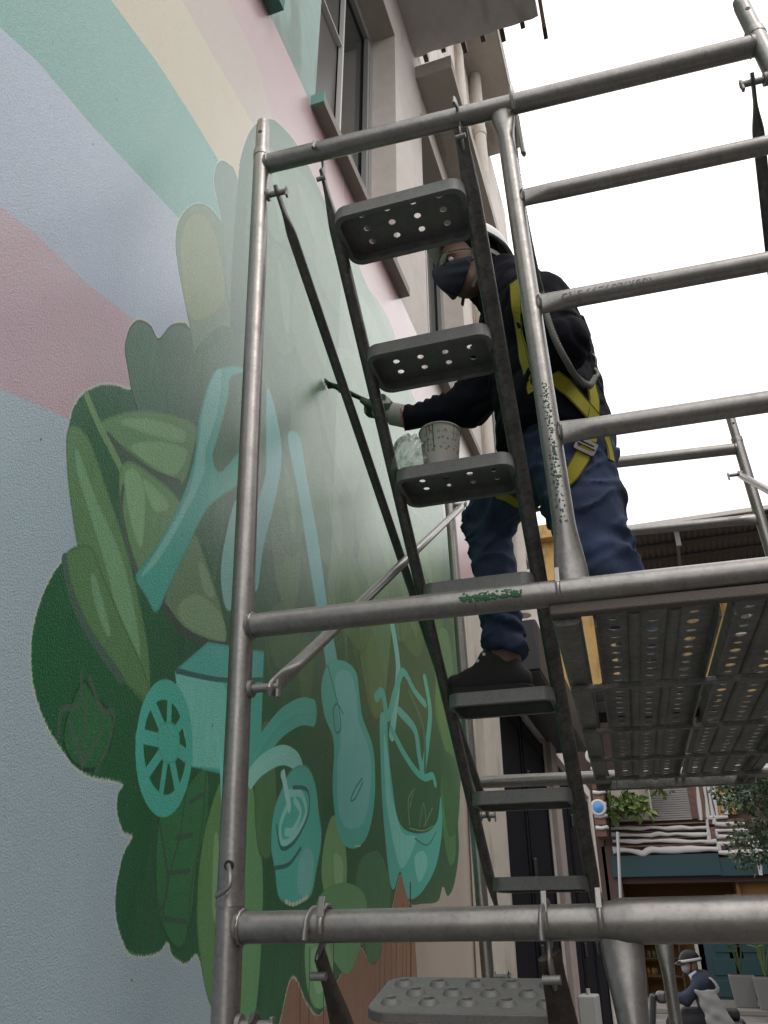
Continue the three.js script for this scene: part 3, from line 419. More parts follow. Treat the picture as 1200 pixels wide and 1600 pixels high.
['l',[61,104,66],[2.851,1.167,2.957,.946],{'w':0.0315,'a':0.35}],
['l',[101,139,97],[2.301,.993,2.362,.828],{'w':0.0288,'a':0.35}],
['l',[61,104,66],[1.936,1.344,1.971,1.263],{'w':0.014,'a':0.35}],
['l',[90,130,87],[2.207,1.471,2.255,1.378],{'w':0.0124,'a':0.35}],
['l',[101,139,97],[2.361,1.07,2.368,.906],{'w':0.0215,'a':0.35}],
['l',[61,104,66],[2.94,1.255,2.946,.994],{'w':0.0242,'a':0.35}],
['l',[90,130,87],[2.162,.971,2.172,.858],{'w':0.0159,'a':0.35}],
['l',[61,104,66],[2.045,.817,2.039,.71],{'w':0.0348,'a':0.35}],
['l',[75,118,75],[2.356,1.448,2.469,1.245],{'w':0.0126,'a':0.35}],
['l',[75,118,75],[2.326,.976,2.495,.805],{'w':0.0319,'a':0.35}],
['l',[90,130,87],[1.916,1.342,2.026,1.209],{'w':0.0333,'a':0.35}],
['l',[75,118,75],[2.168,.887,2.183,.742],{'w':0.0126,'a':0.35}],
['l',[90,130,87],[2.54,1.213,2.562,1.08],{'w':0.0111,'a':0.35}],
['l',[61,104,66],[3.334,1.351,3.372,1.064],{'w':0.0146,'a':0.35}],
['l',[75,118,75],[2.037,1.297,2.116,1.11],{'w':0.0202,'a':0.35}],
['l',[90,130,87],[3,1.367,3.047,1.233],{'w':0.0199,'a':0.35}],
['l',[75,118,75],[2.037,.765,2.081,.61],{'w':0.0178,'a':0.35}],
['l',[61,104,66],[2.473,1.402,2.598,1.271],{'w':0.0261,'a':0.35}],
['l',[90,130,87],[2.168,1.213,2.23,.992],{'w':0.0206,'a':0.35}],
['l',[90,130,87],[3.079,1.655,3.147,1.358],{'w':0.0132,'a':0.35}],
['l',[61,104,66],[1.709,1.157,1.759,.984],{'w':0.0284,'a':0.35}],
['l',[75,118,75],[1.864,1.103,1.871,.998],{'w':0.0127,'a':0.35}],
['l',[90,130,87],[2.352,.996,2.353,.755],{'w':0.0309,'a':0.35}],
['l',[101,139,97],[1.769,.719,1.817,.625],{'w':0.0122,'a':0.35}],
['l',[90,130,87],[2.791,1.26,2.917,1.023],{'w':0.0255,'a':0.35}],
['l',[75,118,75],[2.568,1.595,2.641,1.419],{'w':0.02,'a':0.35}],
['l',[90,130,87],[2.382,1.335,2.388,1.211],{'w':0.011,'a':0.35}],
['l',[75,118,75],[2.478,1.08,2.548,1],{'w':0.0197,'a':0.35}],
['l',[61,104,66],[2.296,.944,2.395,.766],{'w':0.0246,'a':0.35}],
['l',[75,118,75],[2.238,1.058,2.28,.911],{'w':0.0101,'a':0.35}],
['l',[101,139,97],[2.589,1.073,2.75,.878],{'w':0.0127,'a':0.35}],
['l',[75,118,75],[1.82,1.028,1.847,.945],{'w':0.011,'a':0.35}],
['l',[75,118,75],[1.863,.746,1.924,.651],{'w':0.0114,'a':0.35}],
['f',[78,179,160],[1.382,1.268,1.42,1.325,1.503,1.394,1.531,1.4,1.471,1.333,1.468,1.256,1.44,1.107,1.432,1.054,1.477,1.037,1.568,1.156,1.604,1.096,1.489,.975,1.428,.898,1.371,.77,1.324,.658,1.296,.596,1.254,.616,1.214,.642,1.249,.7,1.307,.82,1.342,.922,1.358,1.019,1.355,1.129]],
['f',[138,210,196],[1.389,1.268,1.422,1.318,1.429,1.199,1.399,1.063,1.402,.991,1.351,.858,1.281,.714,1.232,.652,1.293,.769,1.353,.91,1.366,1.024,1.367,1.157],{'a':0.75}],
['f',[117,188,183],[1.676,1.442,1.745,1.39,1.796,1.283,1.776,1.118,1.73,.952,1.715,.813,1.675,.833,1.672,1.023,1.708,1.165,1.692,1.287]],
['f',[139,196,188],[1.548,.959,1.576,.992,1.61,.806,1.594,.714,1.556,.716,1.526,.805]],
['f',[114,187,182],[1.829,1.369,1.909,1.415,1.983,1.299,2.094,1.12,2.186,.933,2.285,.772,2.258,.702,2.204,.728,2.143,.833,2.04,1.007,1.924,1.219]],
['g',[85,194,173],[1.505,.595,1.777,.657,1.787,.549,1.796,.446,1.769,.341,1.661,.328,1.496,.321,1.431,.409,1.392,.494]],
['g',[150,228,212],[1.392,.494,1.453,.519,1.577,.529,1.622,.499,1.652,.343,1.496,.321,1.431,.409],{'a':0.6}],
['g',[94,192,180],[1.505,.595,1.777,.657,1.78,.589,1.577,.529,1.395,.5]],
['l',[56,112,107],[1.396,.498,1.577,.529,1.781,.586],{'w':0.007}],
['ring',[87,199,177],[1.478,.355,1.482,.326,1.479,.298,1.47,.273,1.457,.253,1.439,.238,1.419,.23,1.397,.229,1.375,.235,1.355,.246,1.336,.263,1.321,.284,1.31,.308,1.303,.334,1.302,.361,1.305,.387,1.314,.41,1.328,.429,1.346,.443,1.367,.45,1.39,.451,1.413,.444,1.435,.429,1.454,.409,1.469,.383],{'w':0.024}],
['l',[87,199,177],[1.399,.35,1.489,.332],{'w':0.016}],
['l',[87,199,177],[1.399,.35,1.462,.252],{'w':0.016}],
['l',[87,199,177],[1.399,.35,1.396,.226],{'w':0.016}],
['l',[87,199,177],[1.399,.35,1.329,.264],{'w':0.016}],
['l',[87,199,177],[1.399,.35,1.296,.342],{'w':0.016}],
['l',[87,199,177],[1.399,.35,1.315,.421],{'w':0.016}],
['l',[87,199,177],[1.399,.35,1.38,.456],{'w':0.016}],
['l',[87,199,177],[1.399,.35,1.454,.42],{'w':0.016}],
['f',[87,199,177],[1.363,.374,1.402,.389,1.435,.37,1.436,.325,1.396,.311,1.367,.337]],
['l',[86,196,175],[1.773,.379,1.814,.426,1.906,.503,2.022,.561,2.11,.578],{'w':0.045}],
['l',[153,232,216],[1.76,.339,1.814,.379,1.918,.422,2.005,.424,2.041,.404],{'w':0.03}],
['f',[88,200,179],[1.981,.392,2.074,.42,2.14,.384,2.175,.311,2.199,.246,2.172,.162,2.136,.097,2.023,.076,1.95,.09,1.921,.146,1.891,.201,1.894,.276,1.93,.335]],
['f',[134,209,204],[2.098,.212,2.151,.193,2.135,.105,2.062,.102,2.054,.17],{'a':0.7}],
['l',[155,235,219],[1.969,.333,2.049,.344,2.088,.3,2.029,.237,1.955,.21,1.935,.251,1.966,.298],{'w':0.012}],
['l',[155,235,219],[2.01,.323,2.054,.296,2.012,.247,1.967,.239],{'w':0.012}],
['l',[155,235,219],[1.925,.374,1.96,.344,1.981,.3],{'w':0.012}],
['l',[53,117,114],[1.998,.353,2.09,.359,2.105,.302,2.031,.226,1.949,.199,1.913,.248],{'w':0.006}],
['l',[53,117,114],[1.92,.151,1.999,.166,2.065,.209],{'w':0.006}],
['l',[178,239,231],[1.936,.373,1.957,.339,1.981,.303],{'w':0.02}],
['f',[86,196,175],[2.202,.748,2.322,.8,2.446,.797,2.486,.719,2.513,.661,2.617,.585,2.645,.494,2.634,.388,2.574,.292,2.472,.245,2.365,.248,2.311,.292,2.272,.395,2.275,.489,2.26,.543,2.196,.587,2.159,.665]],
['f',[135,214,206],[2.267,.725,2.381,.779,2.449,.732,2.477,.641,2.579,.567,2.607,.477,2.549,.338,2.409,.294,2.328,.33,2.303,.456,2.322,.556],{'a':0.7}],
['l',[51,129,124],[2.202,.748,2.248,.699,2.306,.633,2.321,.576,2.28,.563,2.259,.621,2.289,.649,2.339,.63],{'w':0.008}],
['l',[52,131,126],[2.521,.461,2.464,.424,2.421,.379,2.465,.393,2.527,.45],{'w':0.007}],
['f',[87,199,178],[2.696,.703,2.768,.724,2.782,.629,2.824,.501,2.895,.378,3.033,.349,3.274,.375,3.435,.442,3.488,.54,3.504,.424,3.394,.265,3.185,.156,3.021,.122,2.962,.161,2.912,.206,2.847,.149,2.805,.163,2.766,.26,2.725,.4,2.704,.547]],
['f',[154,234,218],[2.739,.644,2.782,.584,2.823,.457,2.939,.34,3.114,.335,2.95,.223,2.863,.269,2.766,.427],{'a':0.6}],
['f',[156,237,221],[3.093,.266,3.214,.298,3.263,.256,3.145,.185],{'a':0.6}],
['l',[50,122,112],[3.097,.333,3.27,.326,3.408,.389],{'w':0.008}],
['l',[129,209,199],[2.833,1.119,2.911,.957,2.875,.794,2.826,.662],{'w':0.06}],
['l',[84,192,172],[2.654,.762,2.724,.799,2.783,.723,2.876,.844,2.977,.95,3.133,.912,3.283,.895],{'w':0.05}],
['l',[86,196,175],[2.827,.686,2.965,.63,3.13,.587,3.256,.582,3.374,.609,3.411,.581],{'w':0.045}],
['l',[96,190,179],[2.93,.777,3.123,.75,3.18,.658,3.22,.589],{'w':0.06}],
['l',[85,194,173],[3.293,1.012,3.362,.886,3.308,.736,3.241,.618],{'w':0.06}],
['l',[64,129,95],[3.061,.893,3.254,.778,3.258,.608],{'w':0.03}],
['l',[232,239,192],[3.034,.372,3.022,.462,3.108,.517],{'w':0.004,'a':0.7}],
['l',[232,239,192],[3.037,.436,3.082,.494],{'w':0.004,'a':0.7}],
['l',[232,239,192],[3.159,.381,3.229,.478,3.258,.397],{'w':0.004,'a':0.7}],
['l',[232,239,192],[3.221,.388,3.36,.478],{'w':0.004,'a':0.7}],
['l',[232,239,192],[3.033,.363,3.22,.374,3.372,.41],{'w':0.004,'a':0.7}],
['l',[208,222,195],[1.985,.08,2.042,.075,2.128,.097],{'w':0.006,'t':'chalk'}],
['l',[220,228,207],[2.466,.25,2.511,.254],{'w':0.006,'t':'chalk'}],
['l',[125,231,218],[1.61,.364,1.65,.219],{'w':0.012}],
['l',[38,35,35],[3.032,.175,3.03,.01,3.016,-.257],{'w':0.012}],
['l',[60,46,43],[2.121,-.317,2.099,-.1,2.088,.016],{'w':0.004,'t':'bark'}],
['l',[60,46,43],[2.175,-.324,2.154,-.102,2.149,-.023],{'w':0.004,'t':'bark'}],
['l',[60,46,43],[2.268,-.336,2.246,-.062,2.249,-.038],{'w':0.004,'t':'bark'}],
['l',[60,46,43],[2.332,-.344,2.315,-.073,2.309,.06],{'w':0.004,'t':'bark'}],
['l',[60,46,43],[2.693,-.391,2.696,-.104,2.702,-.029],{'w':0.004,'t':'bark'}],
['l',[60,46,43],[2.739,-.397,2.745,-.116,2.752,.02],{'w':0.004,'t':'bark'}],
['l',[60,46,43],[2.799,-.404,2.809,-.075,2.817,.038],{'w':0.004,'t':'bark'}],
['l',[60,46,43],[2.848,-.411,2.862,-.088,2.873,.091],{'w':0.004,'t':'bark'}],
['l',[60,46,43],[2.912,-.419,2.93,-.123,2.945,.111],{'w':0.004,'t':'bark'}],
['l',[60,46,43],[2.952,-.424,2.973,-.113,2.985,.004],{'w':0.004,'t':'bark'}]
];

// ================================================================ the painted building
const WALL = -0.95;                                   // x of its street face
function drawMural(ctx, d0, d1, h0, h1, w, h, sd) {
  let s0 = sd; const rn = () => { s0 = (s0 * 1664525 + 1013904223) >>> 0; return s0 / 4294967296; };
  const css = (c) => 'rgb(' + c.join() + ')';
  const X = (d) => (d - d0) / (d1 - d0) * w, Y = (y) => (h1 - y) / (h1 - h0) * h, sx = w / (d1 - d0), sy = h / (h1 - h0);
  const path = (p, closed, soft) => {
    const n = p.length / 2, at = (i) => [X(p[2 * ((i + n) % n)]), Y(p[2 * ((i + n) % n) + 1])];
    ctx.beginPath();
    if (!soft) { for (let i = 0; i < n; i++) { const a = at(i); i ? ctx.lineTo(...a) : ctx.moveTo(...a); } if (closed) ctx.closePath(); return; }
    const N = closed ? n : n - 1, q = (i) => closed ? at(i) : at(clamp(i, 0, n - 1)); ctx.moveTo(...at(0));
    for (let i = 0; i < N; i++) { const a = q(i - 1), b = q(i), c = q(i + 1), d = q(i + 2); ctx.bezierCurveTo(b[0] + (c[0] - a[0]) / 6, b[1] + (c[1] - a[1]) / 6, c[0] - (d[0] - b[0]) / 6, c[1] - (d[1] - b[1]) / 6, c[0], c[1]); }
    if (closed) ctx.closePath();
  };
  const bounds = (p) => { let b = [9, -9, 9, -9]; for (let i = 0; i < p.length; i += 2) b = [Math.min(b[0], p[i]), Math.max(b[1], p[i]), Math.min(b[2], p[i + 1]), Math.max(b[3], p[i + 1])]; return b; };
  const tint = (c, k) => { const q = new THREE.Color(css(c)); q.offsetHSL((rn() - .5) * .03, (rn() - .5) * .06, k); return '#' + q.getHexString(); };
  // dry-brush strokes inside the current clip
  const strokes = (b, c, n, len, wide, a, lean = .12) => { for (let i = 0; i < n; i++) { const d = lerp(b[0], b[1], rn()), y = lerp(b[2], b[3], rn()), L = len * (.4 + rn()), k = lean * (rn() - .3); ctx.strokeStyle = tint(c, (rn() - .5) * .09); ctx.globalAlpha = a * (.4 + .6 * rn()); ctx.lineWidth = wide * (.4 + rn()) * sx; ctx.beginPath(); ctx.moveTo(X(d), Y(y)); ctx.lineTo(X(d + k * L * 1.2), Y(y - L)); ctx.stroke(); } ctx.globalAlpha = 1; };
  ctx.lineCap = 'round'; ctx.lineJoin = 'round';
  ctx.fillStyle = '#c7b9ae'; ctx.fillRect(0, 0, w, h); ctx.fillStyle = css(MURAL_BANDS[2][1]); ctx.fillRect(X(0), Y(.9), X(2.74) - X(0), h);
  for (const [k, c, p] of MURAL_BANDS) {
    path(p, true, false); ctx.fillStyle = css(c); ctx.fill(); ctx.strokeStyle = css(c); ctx.lineWidth = .004 * sx; ctx.stroke();
    ctx.save(); path(p, true, false); ctx.clip(); strokes([Math.max(d0, .4), Math.min(d1, 5.2), h0, h1], c, 500, .25, .05, .10, 1.5); ctx.restore();
  }
  for (const [k, c, p, o = {}] of MURAL_SHAPES) {
    ctx.globalAlpha = o.a ?? 1; ctx.fillStyle = ctx.strokeStyle = css(c);
    if (k === 'f' || k === 'g') {
      if (o.t === 'wash') { for (let j = 9; j > 0; j--) { ctx.globalAlpha = .10; ctx.lineWidth = o.s * j / 9 * 2 * sx; path(p, true, true); ctx.stroke(); } ctx.globalAlpha = o.a ?? 1; }
      path(p, true, k === 'f'); ctx.fill();
      ctx.save(); path(p, true, k === 'f'); ctx.clip(); const b = bounds(p), area = (b[1] - b[0]) * (b[3] - b[2]);
      strokes(b, c, Math.min(900, 40 + area * 900), o.t === 'trunk' ? .3 : o.t === 'wash' ? .12 : .07, o.t === 'tree' ? .02 : .012, o.t === 'tree' ? .28 : .22);
      if (o.t !== 'wash' && o.t !== 'trunk') for (let i = 0, n = Math.min(5000, area * 60000); i < n; i++) { ctx.globalAlpha = .10 + .2 * rn(); ctx.fillStyle = tint(c, (rn() - .5) * .16); const r = sx * .0022 * (.4 + rn()); ctx.fillRect(X(lerp(b[0], b[1], rn())), Y(lerp(b[2], b[3], rn())), r, r * sy / sx); }
      ctx.restore();
      if (o.t !== 'wash') {                              // the roller leaves a ragged, flecked edge on the rough plaster
        ctx.lineCap = 'butt';
        for (let j = 0; j < 2; j++) { ctx.globalAlpha = .8 * (o.a ?? 1); ctx.strokeStyle = css(c); ctx.lineWidth = .0034 * sx * (1 - .3 * j); ctx.setLineDash(Array.from({ length: 40 }, () => sx * (.0015 + .009 * rn() * rn()))); ctx.lineDashOffset = rn() * 99; path(p, true, k === 'f'); ctx.stroke(); }
        if (o.t === 'tree' || (o.t === 'leaf' && rn() < .6)) { ctx.globalAlpha = .5; ctx.strokeStyle = '#aab79f'; ctx.lineWidth = .003 * sx; ctx.setLineDash([.002 * sx, .012 * sx, .003 * sx, .02 * sx, .001 * sx, .006 * sx]); path(p, true, k === 'f'); ctx.stroke(); }
        ctx.setLineDash([]); ctx.lineCap = 'round';
      }
      if (o.t === 'leaf' || !o.t) { ctx.globalAlpha = .35 * (o.a ?? 1); ctx.lineWidth = .004 * sx; ctx.strokeStyle = tint(c, -.12); path(p, true, k === 'f'); ctx.stroke(); }
    } else if (k === 'halo') {                           // bare priming left round the crown
      for (let j = 0; j < 3; j++) { ctx.globalAlpha = .45; ctx.lineWidth = o.w * (.5 + .5 * rn()) * sx; ctx.setLineDash(Array.from({ length: 40 }, () => sx * (.003 + .03 * rn() * rn()))); path(p, true, true); ctx.stroke(); } ctx.setLineDash([]);
    } else if (k === 'ring') {
      ctx.lineWidth = o.w * sx; path(p, true, true); ctx.save(); ctx.stroke(); ctx.restore();
    } else {
      ctx.lineWidth = o.w * sx; if (o.t === 'chalk') ctx.setLineDash([.012 * sx, .008 * sx]); path(p, false, true); ctx.stroke(); ctx.setLineDash([]);
      if (o.w > .02) { ctx.globalAlpha = .3 * (o.a ?? 1); for (let j = 0; j < 3; j++) { ctx.strokeStyle = tint(c, (rn() - .4) * .14); ctx.lineWidth = o.w * .2 * sx; ctx.save(); ctx.translate((rn() - .5) * o.w * .5 * sx, 0); path(p, false, true); ctx.stroke(); ctx.restore(); } }
    }
    ctx.globalAlpha = 1;
  }
  // grain of the roller, drips and specks
  for (let i = 0; i < 90000; i++) { ctx.globalAlpha = .04 + .09 * rn(); ctx.fillStyle = rn() < .5 ? '#fff' : '#20302a'; const s = sx * .0016 * (.5 + 1.6 * rn()); ctx.fillRect(rn() * w, rn() * h, s, s * sy / sx); }
  for (let i = 0; i < 70; i++) { ctx.globalAlpha = .7; ctx.fillStyle = '#2a2a28'; ctx.beginPath(); ctx.arc(rn() * w, rn() * h, sx * .0016 * (.5 + rn()), 0, 7); ctx.fill(); }
  ctx.globalAlpha = 1;
}
function muralMaterial(d0, d1, h0, h1, w, h, sd, gloss, relief) {
  const cv = document.createElement('canvas'); cv.width = w; cv.height = h; drawMural(cv.getContext('2d'), d0, d1, h0, h1, w, h, sd);
  const t = new THREE.CanvasTexture(cv); t.colorSpace = THREE.SRGBColorSpace; t.magFilter = THREE.LinearFilter; t.anisotropy = 8;
  t.repeat.set(1 / (d1 - d0), 1 / (h1 - h0)); t.offset.set(-d0 / (d1 - d0), -h0 / (h1 - h0)); t.wrapS = t.wrapT = THREE.ClampToEdgeWrapping;
  return new THREE.MeshPhysicalMaterial({ roughness: gloss, clearcoat: .5, clearcoatRoughness: .27, map: t, bumpMap: rep(T.stucco, 3.8), bumpScale: relief });
}
const weather = noiseTexture(512, (u, v) => { const a = fbm(u, v, 4, 4, 141), b = fbm(u, v, 40, 2, 147), s = smooth(.60, .78, fbm(u, v * .25, 16, 3, 151)), c = .95 + .10 * (a - .5) + .05 * (b - .5) - .10 * s; return [c, c * (1 - .01 * s), c * (1 - .03 * s)]; }, true);
const plain = (c, b = .0012) => M(c, .7, 0, { map: rep(weather, .5), bumpMap: rep(T.stucco, 2.2), bumpScale: b });
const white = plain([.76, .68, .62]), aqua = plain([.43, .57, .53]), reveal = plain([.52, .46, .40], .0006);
const building = thing('painted_building', 'building whose street wall carries a half-finished mural of a tree and rainbow', 'building', V(WALL, -EYE, -4));
// a wall piece d0..d1 along the street, h0..h1 against the eye, uv = (d, h) in metres
function wallPiece(d0, d1, h0, h1, x0 = -1.3, x1 = WALL) {
  const g = box((x0 + x1) / 2, (h0 + h1) / 2, -(d0 + d1) / 2, x1 - x0, h1 - h0, d1 - d0), p = g.attributes.position, n = g.attributes.normal, u = g.attributes.uv;
  for (let i = 0; i < p.count; i++) Math.abs(n.getX(i)) > .5 ? u.setXY(i, -p.getZ(i), p.getY(i)) : Math.abs(n.getZ(i)) > .5 ? u.setXY(i, p.getX(i), p.getY(i)) : u.setXY(i, p.getX(i), -p.getZ(i));
  return g;
}
const SILL = 3.0, HEAD = 5.3, END = 10.6, TOP_END = 8.05;
part('wall', wallPiece(.3, 2.2, -.35, SILL), muralMaterial(.3, 2.2, -.35, SILL, 2048, 2048, 5, .31, .0007), building, 'near stretch of the wall painted with rainbow bands and a green tree');
part('wall', wallPiece(2.2, 4.75, -.35, SILL), muralMaterial(2.2, 4.75, -.35, SILL, 1024, 2048, 9, .25, .00035), building, 'far stretch of the wall with the right edge of the painted tree');
part('wall', [wallPiece(-4, .3, -EYE, SILL), wallPiece(.3, 2.2, -EYE, -.35)], plain([.30, .36, .38], .0016), building);
for (const piece of [wallPiece(-4, .28, SILL, HEAD), wallPiece(1.40, 1.86, SILL, HEAD), wallPiece(-4, 1.86, HEAD, 9.2)]) part('wall', piece, aqua, building);
for (const piece of [wallPiece(2.2, 4.75, -EYE, -.35), wallPiece(2.96, 3.55, SILL, HEAD), wallPiece(4.64, 5.5, SILL, HEAD), wallPiece(6.67, TOP_END, SILL, HEAD), wallPiece(1.86, TOP_END, HEAD, 9.2), wallPiece(4.75, TOP_END, 1.5, SILL), wallPiece(TOP_END, END, 1.5, 1.62, -4), wallPiece(6.95, 7.3, -EYE, 1.5), wallPiece(10.35, END, -EYE, 1.5)]) part('wall', piece, white, building);
// rooms behind the openings, dark
const inside = M([.05, .05, .05], .9);
part('room', [box(-2.6, 3.8, -2.0, .1, 10.8, 12), box(-1.95, 9.15, -2.0, 1.4, .1, 12), box(-1.95, 3.8, -8.0, 1.3, 10.8, .06)], inside, building);
const sillMat = plain([.34, .30, .265], .0008), alu = M([.42, .42, .41], .4, .5), whiteFrame = M([.75, .74, .72], .45), glass = M([.035, .037, .035], .06, 0), shade = M([.105, .095, .085], .4);
const windows = [[.28, 1.40], [1.86, 2.96], [3.55, 4.64], [5.5, 6.67]];
windows.forEach(([a, b], i) => {
  const w = part('window', [box(-1.135, SILL + .05, -(a + b) / 2, .06, .06, b - a), box(-1.135, HEAD - .03, -(a + b) / 2, .06, .06, b - a), box(-1.135, (SILL + HEAD) / 2, -a - .025, .06, HEAD - SILL - .14, .05), box(-1.135, (SILL + HEAD) / 2, -b + .025, .06, HEAD - SILL - .14, .05), box(-1.12, (SILL + HEAD) / 2, -b + .075, .03, HEAD - SILL - .14, .03), box(-1.12, HEAD - .078, -(a + b) / 2, .03, .03, b - a - .1)], alu, building);
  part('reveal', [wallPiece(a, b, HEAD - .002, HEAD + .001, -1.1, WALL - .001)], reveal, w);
  part('mullion', box(-1.12, (SILL + HEAD) / 2, -(a + .62), .03, HEAD - SILL - .14, .016, .003), whiteFrame, w);
  part('mullion', box(-1.122, 4.5, -(a + .33), .025, .014, .58, .003), whiteFrame, w);
  part('pane', box(-1.145, (SILL + HEAD) / 2, -(a + .31), .008, HEAD - SILL - .14, .60), shade, w);
  part('pane', box(-1.15, (SILL + HEAD) / 2, -(a + .85), .008, HEAD - SILL - .14, b - a - .68), glass, w);
  part('sill', [wallPiece(a - .02, b + .04, SILL - .008, SILL + .045, -1.1, WALL + .055)], sillMat, w);
  if (i === 1) part('sill_end', wallPiece(a - .035, a - .021, SILL - .012, SILL + .05, WALL - .02, WALL + .058), plain([.20, .38, .34], .0008), w, 'end of the sill brushed over with teal paint');
  if (i === 0) part('sill_end', wallPiece(a + .2, b + .05, SILL - .012, SILL + .05, WALL - .02, WALL + .059), plain([.10, .26, .22], .0008), w, 'window sill painted dark teal');
});
// ledges, balcony slab with its battens, rainwater pipe, pilaster
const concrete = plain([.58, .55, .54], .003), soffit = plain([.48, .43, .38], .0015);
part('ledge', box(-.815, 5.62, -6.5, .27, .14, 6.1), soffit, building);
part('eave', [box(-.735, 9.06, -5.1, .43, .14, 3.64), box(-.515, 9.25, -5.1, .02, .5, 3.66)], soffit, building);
{
  const s = new THREE.Shape(); s.moveTo(-.951, 1.5); s.lineTo(-.951, 3.44);      // outline (x, distance along the street), rough cast edges
  for (let i = 1; i <= 18; i++) s.lineTo(-.951 + .92 * i / 18, 3.44 + .014 * (rnd() - .5));
  for (let i = 1; i <= 24; i++) s.lineTo(-.031 + .014 * (rnd() - .5), 3.44 - 1.94 * i / 24);
  s.closePath();
  const g = extrude(s, .16, .004); g.rotateX(-Math.PI / 2); g.translate(0, 5.79, 0); metreUV(g);
  const slab = part('balcony_slab', g, concrete, building);
  const wood = M([.045, .026, .02], .6, 0, { bumpMap: rep(T.grain, 8), bumpScale: .001 });
  [-.90, -.755, -.60, -.45, -.305, -.15].forEach((x, i) => part('batten', box(x, 5.985, -2.8, .034, .05, [1.62, 1.56, 1.68, 1.60, 1.70, 1.60][i], .003), wood, slab));
  part('batten', [box(.0, 5.86, -3.02, .028, .05, 1.1, .003)], M([.30, .19, .12], .6), slab, 'batten along the side of the slab, its lit side put into a lighter brown');  // same batten wood, with the light on its side put into the colour
  part('batten', [box(.0, 5.86, -3.61, .031, .054, .09, .003)], wood, slab);
}
part('downpipe', [tube([V(-.87, 2.2, -5.8), V(-.87, 9.02, -5.8)], .066, { step: .5 }), tube([V(-.87, 7.9, -5.8), V(-.87, 8.02, -5.8)], .074), tube([V(-.87, 3.3, -5.8), V(-.87, 3.39, -5.8)], .074), tube([V(-.9, 1.9, -5.05), V(-.9, 9.02, -5.05)], .04, { step: .5 })], plain([.68, .62, .55], .0004), building);
part('pilaster', [tube([V(-.97, -EYE, -4.38), V(-.97, 1.62, -4.38)], (s) => [.33, .10], { ref: V(0, 0, 1), step: .4, power: 3.2, rad: 28 }), box(-.93, (1.62 - EYE) / 2, -4.0, .03, 3.3, .05, .006)], plain([.62, .56, .49], .0006), building);
// dark shopfront beyond the mural
const dark = new THREE.MeshPhysicalMaterial({ color: new THREE.Color().setRGB(.010, .010, .015), roughness: .6, specularIntensity: .12 }), darkMatt = M([.03, .03, .036], .5);
for (const [a, b] of [[4.78, 5.85], [5.86, 6.93], [7.32, 8.3], [8.31, 9.3], [9.31, 10.33]]) {
  const d = part('shop_door', [box(-1.0, -.1, -(a + b) / 2, .05, 3.1, b - a - .02, .006), box(-.975, -.1, -a - .05, .02, 3.1, .06, .004), box(-.975, -.1, -b + .05, .02, 3.1, .06, .004), box(-.975, 1.38, -(a + b) / 2, .02, .1, b - a - .14, .004)], dark, building);
  for (const y of [-1.2, -.1, .42, 1.0]) part('hinge', placed(lathe([[0, -.06], [.014, -.06], [.016, -.05], [.016, .05], [.014, .06], [0, .06]], 10), V(-.952, y, -a - .03), V(0, 1, 0)), darkMatt, d);
}
part('sign_box', [box(-.80, 1.66, -6.2, .29, .34, 2.6, .012), box(-.80, 1.488, -6.2, .27, .02, 2.56, .004)], M([.028, .028, .034], .4), building);
part('pillar', box(-.93, -.1, -7.12, .05, 3.2, .34, .008), plain([.40, .33, .31], .001), building);

{ // unseen buildings added on the right to keep low sky off wall and street
  const t = thing('added_lane_building', 'unseen plain grey building added across the lane to block the low sky light', 'building', V(4.2, -EYE, 0)), m = plain([.30, .29, .28], .003);
  part('wall', box(5.2, 1.2, .5, 2, 6, 17), m, t); part('parapet', box(5.15, 4.3, .5, 2.2, .2, 17.2, .02), m, t);
  for (const z of [-6, -3.4, -.8, 1.8, 4.4, 7]) { const w = part('window', box(4.19, 1.6, z, .06, 1.5, 1.5, .01), M([.4, .4, .39], .5), t); part('pane', box(4.15, 1.6, z, .03, 1.34, 1.34), glass, w); }
  const u = thing('added_lane_building', 'unseen taller plain building added farther along the lane to block sky light', 'building', V(6.5, -EYE, -17)), m2 = plain([.26, .24, .22], .003);  // second unseen block, added to dim sky light and the low mural's sheen
  part('wall', box(7.6, 2.9, -17.5, 2.2, 9.2, 17), m2, u); part('parapet', box(7.55, 7.6, -17.5, 2.4, .2, 17.2, .02), m2, u);
  for (let i = 0; i < 10; i++) { const z = -10.5 - 3.4 * (i % 5), y = i < 5 ? 1.6 : 4.8, w = part('window', box(6.49, y, z, .06, 1.5, 1.4, .01), M([.4, .4, .39], .5), u); part('pane', box(6.45, y, z, .03, 1.34, 1.24), glass, w); }
}

